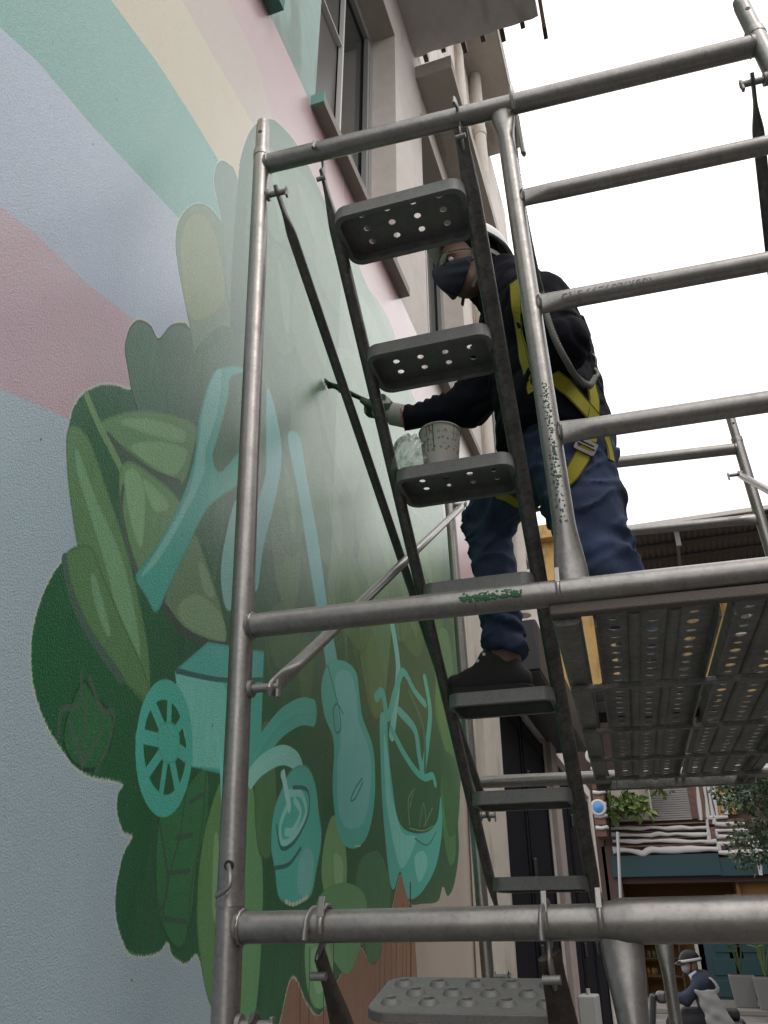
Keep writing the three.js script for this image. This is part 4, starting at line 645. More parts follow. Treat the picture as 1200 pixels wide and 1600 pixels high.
// ================================================================ scaffold
// One ladder frame: foot of the left post, direction across, direction up. Heights are measured from the top bar of the frame below.
function frame(name, label, BL, U, UP, W, H, o = {}) {
  const P = (u, h) => BL.clone().addScaledVector(U, u).addScaledVector(UP, h), R = .0213, t = thing(name, label, 'scaffold frame', P(W / 2, o.base ?? 0), 'ladder frames of the scaffold tower');
  const Z = U.clone().cross(UP).normalize();
  for (const u of [0, W]) {
    const p = part('post', [tube([P(u, (o.base ?? 0) + .05), P(u, H + .035)], R, { step: .12 })], mat.zinc, t);
    part('collar', [tube([P(u, H + .028), P(u, H + .05)], R + .0012)], mat.zincBright, p);
    const sp = part('spigot', [tube([P(u, H + .04), P(u, H + .175)], (s, L) => { const k = s > L - .012 ? .9 : 1; return [.0185 * k, .0185 * k]; }, { step: .006 })], mat.zinc, p);
    part('pin_hole', [tube([P(u, H + .115).addScaledVector(Z, .0172), P(u, H + .115).addScaledVector(Z, .0190)], .0055)], mat.black, p);
  }
  const flare = (a, b, ends, r = .0195) => tube([a, b], (s, L) => { const k = Math.max(ends & 1 ? 1 - smooth(0, .12, s) : 0, ends & 2 ? 1 - smooth(0, .12, L - s) : 0); return [lerp(r, r * 1.45, k), lerp(r, r * .62, k)]; }, { step: .012, ref: U, rad: 22 });
  const flareH = (a, b, ends, r) => tube([a, b], (s, L) => { const k = Math.max(ends & 1 ? 1 - smooth(0, .07, s) : 0, ends & 2 ? 1 - smooth(0, .07, L - s) : 0); return [lerp(r, r * 1.28, k), lerp(r, r * .6, k)]; }, { step: .012, ref: UP, rad: 22 });
  const rt = o.top ?? .0245, iu = o.inner ?? .585;
  part('top_bar', [tube([P(R * .6, H), P(W - R * .6, H)], o.sleeve ? (s) => { const k = smooth(o.sleeve - .004, o.sleeve + .004, s); return [lerp(.0222, o.sleeveR, k), lerp(.0222, o.sleeveR, k)]; } : rt, { step: .03, ref: UP, rad: 28 })], mat.zinc, t);
  if (!o.topOnly) {
    part('middle_bar', [tube([P(R * .6, o.mid), P(W - R * .6, o.mid)], .0222, { step: .06, ref: UP, rad: 28 })], mat.zinc, t);
    for (const h of o.rungs) part('rung', [flareH(P(iu + (o.slant ?? 0) * (H - h) + .012, h), P(W - R * .7, h), 3, .0195)], mat.zinc, t);
    const leg = part('inner_leg', [flare(P(iu, H - .018), P(iu + (o.slant ?? 0) * (H - o.mid), o.mid + .018), 3)], mat.zinc, t);
    // weld beads where tubes meet
    const bead = (c, ax, r) => { const g = new THREE.TorusGeometry(r, .0028, 6, 26); const p = g.attributes.position; for (let i = 0; i < p.count; i++) { const k = 1 + .12 * (rnd() - .5); p.setXYZ(i, p.getX(i) * k, p.getY(i) * k, p.getZ(i)); } g.computeVertexNormals(); return g.applyQuaternion(new THREE.Quaternion().setFromUnitVectors(V(0, 0, 1), ax)).translate(c.x, c.y, c.z); };
    for (const w of [...[0, W].flatMap((u) => [bead(P(u ? W - R : R, H), U, .0235), bead(P(u ? W - R : R, o.mid), U, .0225)]), ...o.rungs.map((h) => bead(P(iu + (o.slant ?? 0) * (H - h) + .019, h), U, .0195).scale(1, 1, 1))]) part('weld', w, mat.zincBright, t);
    part('paint_smear', paintSmears(P, o, iu), M([.028, .11, .06], .6), leg, 'green paint wiped off on the leg');
  }
  for (const h of o.pins ?? []) for (const u of [0, W]) {
    const c = P(u, h), d = u ? U.clone().negate() : U;
    const p = part('brace_pin', [tube([c.clone().addScaledVector(d, .015), c.clone().addScaledVector(d, .075)], .0075), tube([c.clone().addScaledVector(d, .019), c.clone().addScaledVector(d, .026)], .015)], mat.pin, t);
    part('latch', [bar(c.clone().addScaledVector(d, .072).addScaledVector(UP, .012), c.clone().addScaledVector(d, .072).addScaledVector(UP, -.020), .006, .012, Z, .002)], mat.pin, p);
  }
  return { t, P, Z };
}
function paintSmears(P, o, iu) {                     // a crust of small dried dabs on the front of the inner leg
  const out = [];
  for (let i = 0; i < 190; i++) {
    const h = o.mid + .12 + .30 * Math.pow(rnd(), .8), a = .12 + .35 * Math.sin(h * 17) * .4 + (rnd() + rnd() - 1) * .5, q = P(iu + (o.slant ?? 0) * (1.768 - h) + Math.sin(a) * .0198, h); q.z += Math.cos(a) * .0198;
    const g = new THREE.SphereGeometry(1, 6, 4); g.scale(.0010 + .0022 * rnd() * rnd(), .0012 + .0034 * rnd() * rnd(), .0007); out.push(g.rotateY(a).translate(q.x, q.y, q.z));
  }
  return out;
}
const NEAR = { BL: V(-.665, .013, -1.2), U: V(.9967, .012, -.078).normalize(), UP: V(-.0515, 1, 0).normalize() };
const FAR = { BL: V(-.662, .013, -2.935), U: V(.993, .004, -.117).normalize(), UP: V(-.032, 1, 0).normalize() };
const upper = { mid: .485, rungs: [1.437, 1.118, .80], inner: .628, slant: -.027, pins: [1.645, .368], top: .0245 };
const near = frame('ladder_scaffold', 'upper ladder frame standing nearest, with the stair hooked to its top bar', NEAR.BL, NEAR.U, NEAR.UP, 1.22, 1.768, { ...upper, base: .0 });
const nearLow = frame('ladder_scaffold', 'lowest near ladder frame whose thick top bar crosses the bottom of the view', NEAR.BL.clone().addScaledVector(NEAR.UP, -1.77), NEAR.U, NEAR.UP, 1.22, 1.77, { ...upper, base: -.0, inner: .572, sleeve: .555, sleeveR: .0285 });
const far = frame('ladder_scaffold', 'upper ladder frame at the far end of the walkway', FAR.BL, FAR.U, FAR.UP, 1.22, 1.768, { ...upper, base: .0 });
const farLow = frame('ladder_scaffold', 'lowest far ladder frame seen under the thick bar', FAR.BL.clone().addScaledVector(FAR.UP, -1.77), FAR.U, FAR.UP, 1.22, 1.77, { ...upper, base: -.0, inner: .57 });
{ // a bent wire lock through the joint of the near post
  const c = atZ(357, 1352, -1.177), p = [c, atZ(359, 1368, -1.160), atZ(358, 1384, -1.155), atZ(350, 1393, -1.155), atZ(338, 1400, -1.160)];
  part('joint_lock', [tube(p, .0038, { step: .004, rad: 8 })], mat.pin, near.t, 'bent wire pin locking the post joint');
  part('joint_hole', [tube([c.clone().add(V(0, 0, -.004)), c.clone().add(V(.0, 0, .0012))], .0075)], mat.black, near.t);
}
// cross braces: two tubes with flattened, drilled ends and a rivet where they cross
function braces(name, label, F1, F2, u, hTop, hLow) {
  const off = u ? -.048 : .048, a = F1.P(u, hTop).addScaledVector(F1.t.U ?? NEAR.U, off), b = F2.P(u, hLow).addScaledVector(FAR.U, off + .0), c = F1.P(u, hLow).addScaledVector(NEAR.U, off + .016), d = F2.P(u, hTop).addScaledVector(FAR.U, off + .016);
  const t = thing(name, label, 'cross brace', a.clone().add(b).add(c).add(d).multiplyScalar(.25), 'cross braces of the scaffold tower');
  const rod = (p, q) => { const e = q.clone().sub(p).normalize(); p = p.clone().addScaledVector(e, -.02); q = q.clone().addScaledVector(e, .02); return tube([p, q], (s, L) => { const k = Math.max(1 - smooth(.055, .13, s), 1 - smooth(.055, .13, L - s)), tip = Math.min(1, .55 + Math.min(s, L - s) / .03); return [lerp(.0132, .0165 * tip, k), lerp(.0132, .004, k)]; }, { step: .012, ref: V(0, 1, 0), rad: 16 }); };
  part('tube', rod(a, b), mat.dirtySteel, t); part('tube', rod(c, d), mat.zincBright, t);
  const m = a.clone().add(b).add(c).add(d).multiplyScalar(.25); part('rivet', tube([m.clone().addScaledVector(NEAR.U, -.026), m.clone().addScaledVector(NEAR.U, .026)], .006), mat.pin, t);
  return t;
}
braces('cross_brace', 'crossed braces on the wall side between the two upper frames', near, far, 0, 1.645, .368);
braces('cross_brace', 'crossed braces on the open street side of the walkway', near, far, 1.22, 1.645, .368);
braces('cross_brace', 'crossed braces on the wall side below the thick bar', nearLow, farLow, 0, 1.645, .368);

// stairs hooked to the near top bar and down to the far one
const holeGrid = [-.045, .0, .045].flatMap((y) => [-.102, -.034, .034, .102].map((x) => [x, y]));
function treadGeometry(w, d, grid, collars, deepSkirt = .036) {           // pressed pan: plate with punched holes, rounded skirt; lies in XZ, top at y = 0
  const s = roundRect(w, d, .035); for (const [x, y] of grid) s.holes.push(hole(x, y, .0088, .0088));
  const plate = extrude(s, .0025, 0, 10).rotateX(-Math.PI / 2).translate(0, -.0025, 0);
  const rim = roundRect(w, d, .035), cut = roundRect(w - .006, d - .006, .032); rim.holes.push(new THREE.Path(cut.getPoints(10)));
  const skirt = extrude(rim, deepSkirt, .0012, 10).rotateX(-Math.PI / 2).translate(0, -deepSkirt - .0015, 0);
  const lip = roundRect(w - .004, d - .004, .033), cut2 = roundRect(w - .026, d - .026, .024); lip.holes.push(new THREE.Path(cut2.getPoints(10)));
  const ledge = extrude(lip, .002, 0, 10).rotateX(-Math.PI / 2).translate(0, -deepSkirt - .0025, 0);
  return [metreUV(merge([plate, skirt, ledge])), collars ? grid.map(([x, y]) => lathe([[.0175, -.0006], [.0150, .0035], [.0115, .0072], [.0098, .0078], [.0088, .006], [.0088, -.002]], 20).translate(x, 0, -y)) : null];
}
function stairs(label, x0, x1, yTop, zTop, yLow, zLow, heights, deep, tilt, turn, dz, grid, collars, steel = mat.dirtySteel) {
  const t = thing('scaffold_stair', label, 'scaffold stair', V((x0 + x1) / 2, yLow, zLow), 'stair flights of the scaffold');
  const zAt = (y) => lerp(zTop, zLow, (yTop - y) / (yTop - yLow));
  const skew = -.035;                                    // the flight leans a little to the wall at its foot
  const sx = (y, x) => x + skew * (yTop - y) / 1.75 * (x === x1 ? 1.3 : -.1);
  for (const x of [x0, x1]) {
    const a = V(sx(yTop, x), yTop, zTop), b = V(sx(yLow, x), yLow, zLow), e = b.clone().sub(a).normalize();
    const st = part('stringer', [tube([a, b], (s, L) => { const k = Math.max(1 - smooth(.03, .16, s), 1 - smooth(.03, .16, L - s)); return [lerp(.0225, .018, k), lerp(.016, .0055, k)]; }, { step: .015, ref: V(0, .7, .7), rad: 24, power: 2.6 })], steel, t);
    const arc = (c, sgn) => { const p = []; for (let i = 0; i <= 8; i++) { const q = -.5 + i / 8 * 3.7; p.push(V(c.x, c.y + .034 * Math.sin(q), c.z + sgn * .034 * Math.cos(q))); } return p; };
    part('hook', [tube([a.clone().addScaledVector(e, .05), a.clone().add(V(0, -.01, .0)), ...arc(V(a.x, yTop + .018, zTop + .022), -1)], (s, L) => [.011 * (s > L - .02 ? .6 : 1), .004], { step: .008, ref: V(0, 0, 1), rad: 10 }), tube([V(a.x - .012, a.y - .03, a.z), V(a.x + .012, a.y - .03, a.z)], .006)], mat.pin, st);
  }
  for (let i = 0; i < heights.length; i++) {
    const y = heights[i], xa = sx(y, x0) + .012, xb = sx(y, x1) - .012, w = xb - xa;
    const [g, c] = treadGeometry(w, deep, grid, collars, collars ? .012 : .036);
    const pl = (q) => q.rotateX(tilt).rotateY(turn).translate((xa + xb) / 2, y + .03, zAt(y) + dz);
    const tr = part('tread', pl(g), mat.tread, t);
    if (c && i === 0) c.forEach((q) => part('dimple', pl(q), mat.tread, tr));
    if (i === 0 && collars) { const drips = []; for (let k = 0; k < 16; k++) { const x = lerp(xa + .02, xb - .02, rnd()), L = .012 + .05 * rnd() * rnd() * 1.4; const q = tube([V(x, y - .010, zAt(y) + dz + .092), V(x + .001, y - .012 - L, zAt(y) + dz + .093)], (s, LL) => [.0022 + .0016 * smooth(LL - .01, LL, s), .0022], { step: .006, rad: 7 }); drips.push(q); } part('paint_drips', drips, M([.012, .014, .014], .35), tr, 'dried dark paint drips along the front edge'); }
  }
  return t;
}
stairs('dark steel stair flight climbing past the painter to the highest bar', -.598, -.232, 1.735, -1.235, .06, -2.865, [1.602, 1.350, 1.106, .860, .606, .364, .138], .168, 0, .03, 0, holeGrid, false);
const lowGrid = []; for (let r = 0; r < 3; r++) for (let c = 0; c < (r === 1 ? 4 : 5); c++) lowGrid.push([(c - (r === 1 ? 1.5 : 2)) * .062, (r - 1) * .052]);
stairs('dark steel stair flight hanging below the thick bar, dripping with dried paint', -.530, -.190, -.02, -1.235, -1.70, -2.865, [-.112, -.36, -.604, -.848, -1.09, -1.335], .2, .20, .10, -.155, lowGrid, true, M([.85, .66, .58], .6, .35, { map: rep(T.dirty, 3), bumpMap: rep(T.grain, 6), bumpScale: .0005 }));

// perforated walkway between the middle bars
{
  const A = V(-.118, .47, -1.262), d = V(-.098, .004, -1.69), L = d.length(), e = d.clone().normalize(), s = e.clone().cross(V(0, 1, 0)).normalize(), Q = (a, b, y = 0) => A.clone().addScaledVector(s, a).addScaledVector(e, b).add(V(0, y, 0));
  const t = thing('steel_walkway', 'perforated steel walkway board hung between the two frames, seen from below', 'walkway board', Q(.25, L / 2, -.02));
  const walk = M([2.3, 2.25, 2.2], .5, .3, { map: rep(T.dirty, 4), bumpMap: rep(T.grain, 8), bumpScale: .0008 });
  for (const a of [0, .465]) part('side_rail', [tube([Q(a, .0), Q(a, L)], (q, LL) => { const k = 1 - smooth(.04, .22, LL - q); return [lerp(.024, .030, k), lerp(.018, .007, k)]; }, { step: .02, ref: s, power: 3, rad: 20 })], walk, t);
  const frameOf = (g) => g.applyMatrix4(new THREE.Matrix4().makeBasis(s, e, s.clone().cross(e)).setPosition(A));     // shape (across, along) extruded up
  for (const [p0, p1] of [[.045, .238], [.260, .452]]) {
    const sh = new THREE.Shape([[p0, .01], [p1, .01], [p1, L - .02], [p0, L - .02]].map((v) => new THREE.Vector2(...v)));
    const n = 34; for (let c = 0; c < 3; c++) for (let i = 0; i < n; i++) { const x = lerp(p0, p1, (c + .5) / 3) , y = .05 + (L - .1) * (i + .5 * (c % 2)) / n, big = i % 2; sh.holes.push(hole(x, y, big ? .0105 : .009, big ? .011 : .0055)); }
    const pan = part('deck_panel', metreUV(frameOf(extrude(sh, .002, 0, 6).translate(0, 0, .004))), walk, t);
    part('fold', [bar(Q(p0, .01, -.004), Q(p0, L - .02, -.004), .004, .034), bar(Q(p1, .01, -.004), Q(p1, L - .02, -.004), .004, .034)], walk, pan);
    part('rib', [1 / 3, 2 / 3].map((k) => tube([Q(lerp(p0, p1, k), .015, .003), Q(lerp(p0, p1, k), L - .03, .003)], () => [.011, .006], { step: .4, ref: s, rad: 12 })), walk, pan);
  }
  for (const b of [.36, .76, 1.13, 1.45]) part('strap', bar(Q(-.02, b, -.026), Q(.49, b + .01, -.026), .016, .012, V(0, 1, 0), .003), walk, t);
  part('end_plate', box(0, 0, 0, .54, .020, .022, .004).applyMatrix4(new THREE.Matrix4().makeBasis(s, V(0, 1, 0), e.clone().negate()).setPosition(Q(.245, -.012, .004))), mat.rust, t, 'rusty brown plate along the near end');
  part('end_plate', box(0, 0, 0, .52, .04, .022, .004).applyMatrix4(new THREE.Matrix4().makeBasis(s, V(0, 1, 0), e.clone().negate()).setPosition(Q(.235, L + .012, -.004))), walk, t);
}
// straps and clips round the bars
const clipAt = (name, label, c, r, w, up = .0, m = mat.zincBright) => { const t = thing(name, label, 'scaffold clip', c, 'clips round the bars'); const g = new THREE.TorusGeometry(r + .003, .0035, 8, 26, Math.PI * 1.25); g.scale(1, 1, w / .007); g.rotateZ(-.35).rotateY(Math.PI / 2); part('band', [g.translate(c.x, c.y, c.z)], m, t); if (up) part('tongue', bar(c.clone().add(V(0, r * .4, r + .003)), c.clone().add(V(0, r + up, r * .8)), w, .004, V(0, 0, 1), .001), m, t); return t; };
clipAt('bar_clip', 'flat steel clip on the middle bar just left of the leg', near.P(.570, .485), .0222, .008, .016);
clipAt('bar_clip', 'flat steel clip at the step of the thick bar', near.P(.552, .004), .0265, .008, .010);
clipAt('bar_clip', 'chipped steel clip on the thick bar below the lowest tread', near.P(.478, .002), .0225, .008, .014);
clipAt('bar_clip', 'grey steel clip on the thick bar above the dark hooked stringer', near.P(.155, .002), .0225, .010, .014);

{ // worn stamp on the third rung and green dabs on the middle bar
  const font = await new FontLoader().loadAsync('fonts/droid/droid_sans_bold.typeface.json'), g = new TextGeometry('CNS 117103(K60)', { font, size: .016, depth: .0004, curveSegments: 3 });
  const a = near.P(.628 - .027 * .65 + .04, 1.118), b = near.P(1.2, 1.118), e = b.clone().sub(a).normalize(), n = V(0, -.42, .9).normalize().addScaledVector(e, 0), up = n.clone().cross(e).normalize(), out = e.clone().cross(up).normalize(), p = g.attributes.position, R2 = .0196;
  for (let i = 0; i < p.count; i++) { const x = p.getX(i) + .02, th = (p.getY(i) - .008) / R2, r = R2 + p.getZ(i) - .0001, q = a.clone().addScaledVector(e, x).addScaledVector(up, Math.sin(th) * r).addScaledVector(out, Math.cos(th) * r); p.setXYZ(i, q.x, q.y, q.z); }
  g.computeVertexNormals(); part('stamp', g, M([.26, .26, .26], .6, .3), near.t, 'worn stamped letters and numbers');
  const dabs = []; for (let i = 0; i < 150; i++) { const u = .40 + .10 * Math.pow(rnd(), 1) + .02 * rnd(), c = near.P(u, .485), th = -.3 + .5 * rnd() * (.4 + rnd()), q = new THREE.SphereGeometry(1, 6, 4); q.scale(.002 + .004 * rnd() * rnd(), .0014 + .002 * rnd(), .0007).rotateX(-th); dabs.push(q.translate(c.x, c.y + Math.sin(th) * .0222, c.z + Math.cos(th) * .0222)); }
  part('paint_smear', dabs, M([.03, .12, .05], .6), near.t, 'green paint wiped off on the middle bar');
}

// ================================================================ the painter
{
  const J = {
    rAnk: atZ(790, 1030, -2.335), rToe: atZ(718, 1074, -2.32).setY(.664), rHeel: atZ(808, 1066, -2.335).setY(.664), rKnee: atZ(765, 812, -2.44), rHip: atZ(850, 715, -2.19),
    lHip: atZ(890, 705, -2.03), lKnee: atZ(942, 890, -2.05), waist: atZ(862, 650, -2.10), chest: atZ(828, 530, -2.04), neck: atZ(792, 448, -1.98),
    head: atZ(733, 419, -1.94), lSh: atZ(842, 478, -1.86), lElb: atZ(882, 538, -1.80), lHand: atZ(806, 662, -2.0), rSh: atZ(790, 500, -2.17), rElb: atZ(738, 632, -2.20), rWr: atZ(628, 655, -2.15), rHand: atZ(581, 630, -2.13),
  };
  J.lAnk = V(J.lKnee.x + .12, .585, -2.07); J.lToe = V(J.lAnk.x - .17, .515, -2.05); J.lHeel = V(J.lAnk.x + .05, .52, -2.07);
  J.pelvis = J.rHip.clone().add(J.lHip).multiplyScalar(.5);
  const t = thing('person', 'person in white helmet and dark jacket on the stair, brushing paint onto the wall', 'person', V(-.2, .5, -2.15));
  const side = J.lSh.clone().sub(J.rSh).setY(0).normalize(), fwd = side.clone().cross(V(0, 1, 0)).negate();        // towards the wall
  if (fwd.x > 0) fwd.negate();
  const off = (p, s, f = 0, u = 0) => p.clone().addScaledVector(side, s).addScaledVector(fwd, f).add(V(0, u, 0));
  const wob = (x, y, z, k, a) => a * perlin.noise(x * k, y * k, z * k);
  // head in its own axes: x forward, y up, z to the person's left
  const look = fwd.clone().multiplyScalar(.93).add(V(0, -.22, .22)).normalize(), hz = look.clone().cross(V(0, 1, 0)).normalize().negate(), hy = hz.clone().cross(look).normalize();
  if (hz.dot(side) < 0) hz.negate(); if (hy.y < 0) hy.negate();
  const HM = new THREE.Matrix4().makeBasis(look, hy, look.clone().cross(hy)).setPosition(J.head), HI = HM.clone().invert();
  const tmp = V(0, 0, 0);
  const headField = (() => {
    const el = (c, r) => (p) => { const x = (p.x - c[0]) / r[0], y = (p.y - c[1]) / r[1], z = (p.z - c[2]) / r[2], q = Math.hypot(x, y, z); return (q - 1) * Math.min(...r); };
    const sk = el([-.012, .045, 0], [.098, .088, .076]), face = el([.026, -.028, 0], [.060, .082, .055]), jaw = el([.028, -.078, 0], [.044, .032, .038]), nose = el([.098, -.022, 0], [.018, .025, .013]), brow = el([.074, .018, 0], [.024, .014, .045]), earL = el([-.012, -.01, .078], [.018, .030, .009]), earR = el([-.012, -.01, -.078], [.018, .030, .009]), eL = el([.094, -.002, .031], [.016, .012, .017]), eR = el([.094, -.002, -.031], [.016, .012, .017]);
    return (x, y, z) => { tmp.set(x, y, z).applyMatrix4(HI); let d = smin(sk(tmp), face(tmp), .04); d = smin(d, jaw(tmp), .03); d = smin(d, nose(tmp), .015); d = smin(d, brow(tmp), .015); d = smin(d, Math.min(earL(tmp), earR(tmp)), .008); const s = Math.min(eL(tmp), eR(tmp)); d = -smin(-d, s, .012); return d; };
  })();
  // body: one continuous figure under the clothes
  const bones = [
    capsule(J.pelvis, J.waist, .115, .105), capsule(J.waist, J.chest, .105, .125), capsule(off(J.chest, .07), off(J.waist, .05), .10, .095), capsule(off(J.chest, -.07), off(J.waist, -.05), .10, .095), capsule(off(J.neck, .0, 0, -.05), J.chest, .07, .13),
    capsule(J.neck, J.head, .058, .052), capsule(off(J.neck, .04, 0, -.08), J.lSh, .045, .05), capsule(off(J.neck, -.04, 0, -.08), J.rSh, .045, .05),
    capsule(J.rHip, J.rKnee, .085, .058), capsule(J.rKnee, J.rAnk, .055, .030), capsule(J.lHip, J.lKnee, .088, .060), capsule(J.lKnee, J.lAnk, .055, .036),
    capsule(J.rAnk, J.rToe, .028, .022), capsule(J.rAnk, J.rHeel, .028, .026), capsule(J.lAnk, J.lToe, .028, .022), capsule(J.lAnk, J.lHeel, .028, .026),
    capsule(J.rSh, J.rElb, .05, .040), capsule(J.rElb, J.rWr, .040, .026), capsule(J.lSh, J.lElb, .05, .040), capsule(J.lElb, J.lHand, .040, .026)];
  const skin = M([.17, .092, .064], .55, 0, { bumpMap: rep(T.grain, 20), bumpScale: .0004 });
  part('body', [surface(blend(bones, .05), V(-.95, .46, -2.62), V(.16, 2.05, -1.66), .016), surface((x, y, z) => smin(headField(x, y, z), bones[5](x, y, z), .03), J.head.clone().add(V(-.17, -.2, -.16)), J.head.clone().add(V(.17, .17, .16)), .006)], skin, t);
  // jacket
  const jacketMat = new THREE.MeshPhysicalMaterial({ color: new THREE.Color().setRGB(.0065, .007, .0125), roughness: .85, specularIntensity: .35, bumpMap: rep(T.cloth, 14), bumpScale: .0006 });
  const hem = atZ(860, 706, -2.1).y;
  const jb = [
    capsule(off(J.waist, .075, .01, -.10), off(J.chest, .085, -.005), .145, .125), capsule(off(J.waist, -.075, .01, -.10), off(J.chest, -.085, -.005), .145, .125), capsule(off(J.waist, 0, .07, -.06), off(J.chest, 0, .02), .11, .10), capsule(off(J.waist, 0, -.05, -.05), off(J.chest, 0, -.05), .13, .14),
    capsule(J.chest, off(J.neck, 0, 0, -.04), .14, .085), capsule(off(J.neck, 0, -.01, -.03), off(J.neck, 0, .005, .055), .082, .078), capsule(off(J.neck, 0, -.06, -.04), off(J.neck, 0, -.075, -.0), .05, .04),
    capsule(off(J.neck, .05, -.02, -.07), J.lSh, .085, .085), capsule(off(J.neck, -.05, -.02, -.07), J.rSh, .085, .085),
    capsule(J.rSh, J.rElb, .088, .072), capsule(J.rElb, J.rWr, .070, .042), capsule(J.lSh, J.lElb, .088, .070), capsule(J.lElb, J.lHand, .068, .045)];
  const jTorso = blend(jb.slice(0, 9), .045), jArms = blend(jb.slice(9), .03), jf = (x, y, z) => smin(jTorso(x, y, z), jArms(x, y, z), .04), rAx = J.rWr.clone().sub(J.rElb).normalize();
  part('jacket', surface((x, y, z) => {
    let d = jf(x, y, z);
    const along = (x - J.rElb.x) * rAx.x + (y - J.rElb.y) * rAx.y + (z - J.rElb.z) * rAx.z, onArm = smooth(.02, .06, -x - .40);
    d += onArm * (.0052 * Math.sin(along * 185 + 9 * perlin.noise(x * 9, y * 9, z * 9)) * smooth(-.3, .5, (y - lerp(J.rElb.y, J.rWr.y, clamp(along / .26, 0, 1))) / .06)) + wob(x, y, z, 9, .012) + wob(x + 5, y, z, 24, .006);
    const fold = Math.abs(perlin.noise(x * 6 + 3, y * 11, z * 6)); d += .008 * smooth(.12, 0, fold) * (1 - onArm);
    const cutHem = hem - y + .012 * Math.sin(x * 21) + (x + .2) * -.22, cutNeck = y - (J.neck.y + .075), cutCuff = along - (J.rElb.distanceTo(J.rWr) - .004);
    const arms = jArms(x, y, z) + (d - jf(x, y, z));
    return Math.max(Math.min(Math.max(d, cutHem), arms), cutNeck, cutCuff > 0 && x < -.55 ? cutCuff : -1);
  }, V(-.85, 1.15, -2.5), V(.14, 2.05, -1.62), .0085), jacketMat, t);
  part('cuff', tube([J.rWr.clone().addScaledVector(rAx, -.005), J.rWr.clone().addScaledVector(rAx, -.001)], .0435, { step: .004 }), M([.25, .03, .02], .7), t, 'red edge of the jacket sleeve');
  // jeans
  const jeansMat = M([.16, .165, .175], .85, 0, { map: rep(T.denim, 2.2), bumpMap: rep(T.denim, 5), bumpScale: .0008 });
  const db = [capsule(off(J.rHip, .02), off(J.rKnee, 0, .01), .118, .082), capsule(J.rKnee, lerpV(J.rKnee, J.rAnk, .93), .078, .062), capsule(off(J.lHip, -.02, .0), J.lKnee, .128, .088), capsule(J.lKnee, lerpV(J.lKnee, J.lAnk, .9), .082, .066), capsule(J.pelvis, off(J.waist, 0, 0, -.06), .135, .13), capsule(off(J.pelvis, .07, -.03), off(J.pelvis, -.07, -.03), .12, .12)];
  const df = blend(db, .04);
  part('jeans', surface((x, y, z) => {
    let d = df(x, y, z); const kneeR = Math.exp(-(((y - J.rKnee.y) / .14) ** 2)), low = smooth(1.05, .85, y) * (x < -.2 ? 1 : 0);
    d += wob(x, y, z, 7, .012) - .011 * smooth(.16, 0, Math.abs(perlin.noise(x * 5 + y * 3 + 1, y * 13 - x * 6, z * 5))) + .008 * Math.max(kneeR * .7, low) * Math.sin(y * 95 + 7 * perlin.noise(x * 7, y * 4, z * 7) + x * 30) + (x > -.2 ? .0055 * Math.sin((y + .55 * x) * 62 + 5 * perlin.noise(x * 6, y * 6, z * 6)) * smooth(1.25, 1.0, y) : 0) + wob(x, y + 4, z, 22, .004);
    return Math.max(d, y - hem - .05, x < -.2 ? J.rAnk.y + .012 + (x - J.rAnk.x) * -.35 + .01 * Math.sin(x * 70 + z * 50) - y : J.lAnk.y + .03 - y);
  }, V(-.75, .55, -2.65), V(.18, 1.5, -1.75), .0085), jeansMat, t);
  // shoes
  const shoe = (a, toe, heel) => {
    const f = toe.clone().sub(heel).setY(0).normalize(), sole = Math.min(toe.y, heel.y) - .028;
    const q = blend([capsule(heel.clone().add(V(0, .018, 0)), toe.clone().add(V(0, .010, 0)), .046, .042), capsule(heel.clone().addScaledVector(f, .012).add(V(0, .03, 0)), heel.clone().addScaledVector(f, .02).add(V(0, .075, 0)), .042, .036), capsule(heel.clone().addScaledVector(f, .06).add(V(0, .06, 0)), toe.clone().addScaledVector(f, -.05).add(V(0, .026, 0)), .046, .036), capsule(heel.clone().addScaledVector(f, .085).add(V(0, .092, 0)), toe.clone().addScaledVector(f, -.07).add(V(0, .035, 0)), .026, .03)], .03);
    const lo = V(Math.min(heel.x, toe.x) - .1, sole - .01, Math.min(a.z, toe.z) - .09), hi = V(Math.max(heel.x, toe.x) + .1, a.y + .09, Math.max(a.z, toe.z) + .09);
    const upperG = surface((x, y, z) => Math.max(q(x, y, z) + .0018 * Math.sin(x * 120), sole + .02 - y, y - sole - .135 - .25 * ((x - heel.x) * f.x + (z - heel.z) * f.z)), lo, hi.setY(sole + .22), .006);
    const s = part('shoe', upperG, M([.022, .020, .019], .75, 0, { bumpMap: rep(T.cloth, 12), bumpScale: .0008 }), t);
    const mid = heel.clone().add(toe).multiplyScalar(.5), L = heel.distanceTo(toe) + .095, g = extrude(roundRect(L, .092, .043), .022, .004).rotateX(-Math.PI / 2).rotateY(Math.atan2(-f.z, f.x));
    part('sole', metreUV(g.translate(mid.x, sole, mid.z)), M([.012, .012, .012], .7), s);
    const laces = []; for (let i = 0; i < 5; i++) { const c = lerpV(heel.clone().addScaledVector(f, .095).add(V(0, .112, 0)), toe.clone().addScaledVector(f, -.05).add(V(0, .058, 0)), i / 4), w = V(-f.z, 0, f.x); laces.push(tube([c.clone().addScaledVector(w, .028).add(V(0, -.012, 0)), c.clone().add(V(0, .008, 0)), c.clone().addScaledVector(w, -.028).add(V(0, -.012, 0))], .0026, { step: .006, rad: 6 })); }
    part('lace', laces, M([.16, .16, .16], .8), s);
    part('eyelet', [0, 1].map((i) => tube([heel.clone().addScaledVector(f, .088 + .02 * i).add(V(0, .098 - .02 * i, .022)), heel.clone().addScaledVector(f, .088 + .02 * i).add(V(0, .098 - .02 * i, .034))], .0055, { rad: 10 })), M([.55, .55, .55], .4, .6), s);
  };
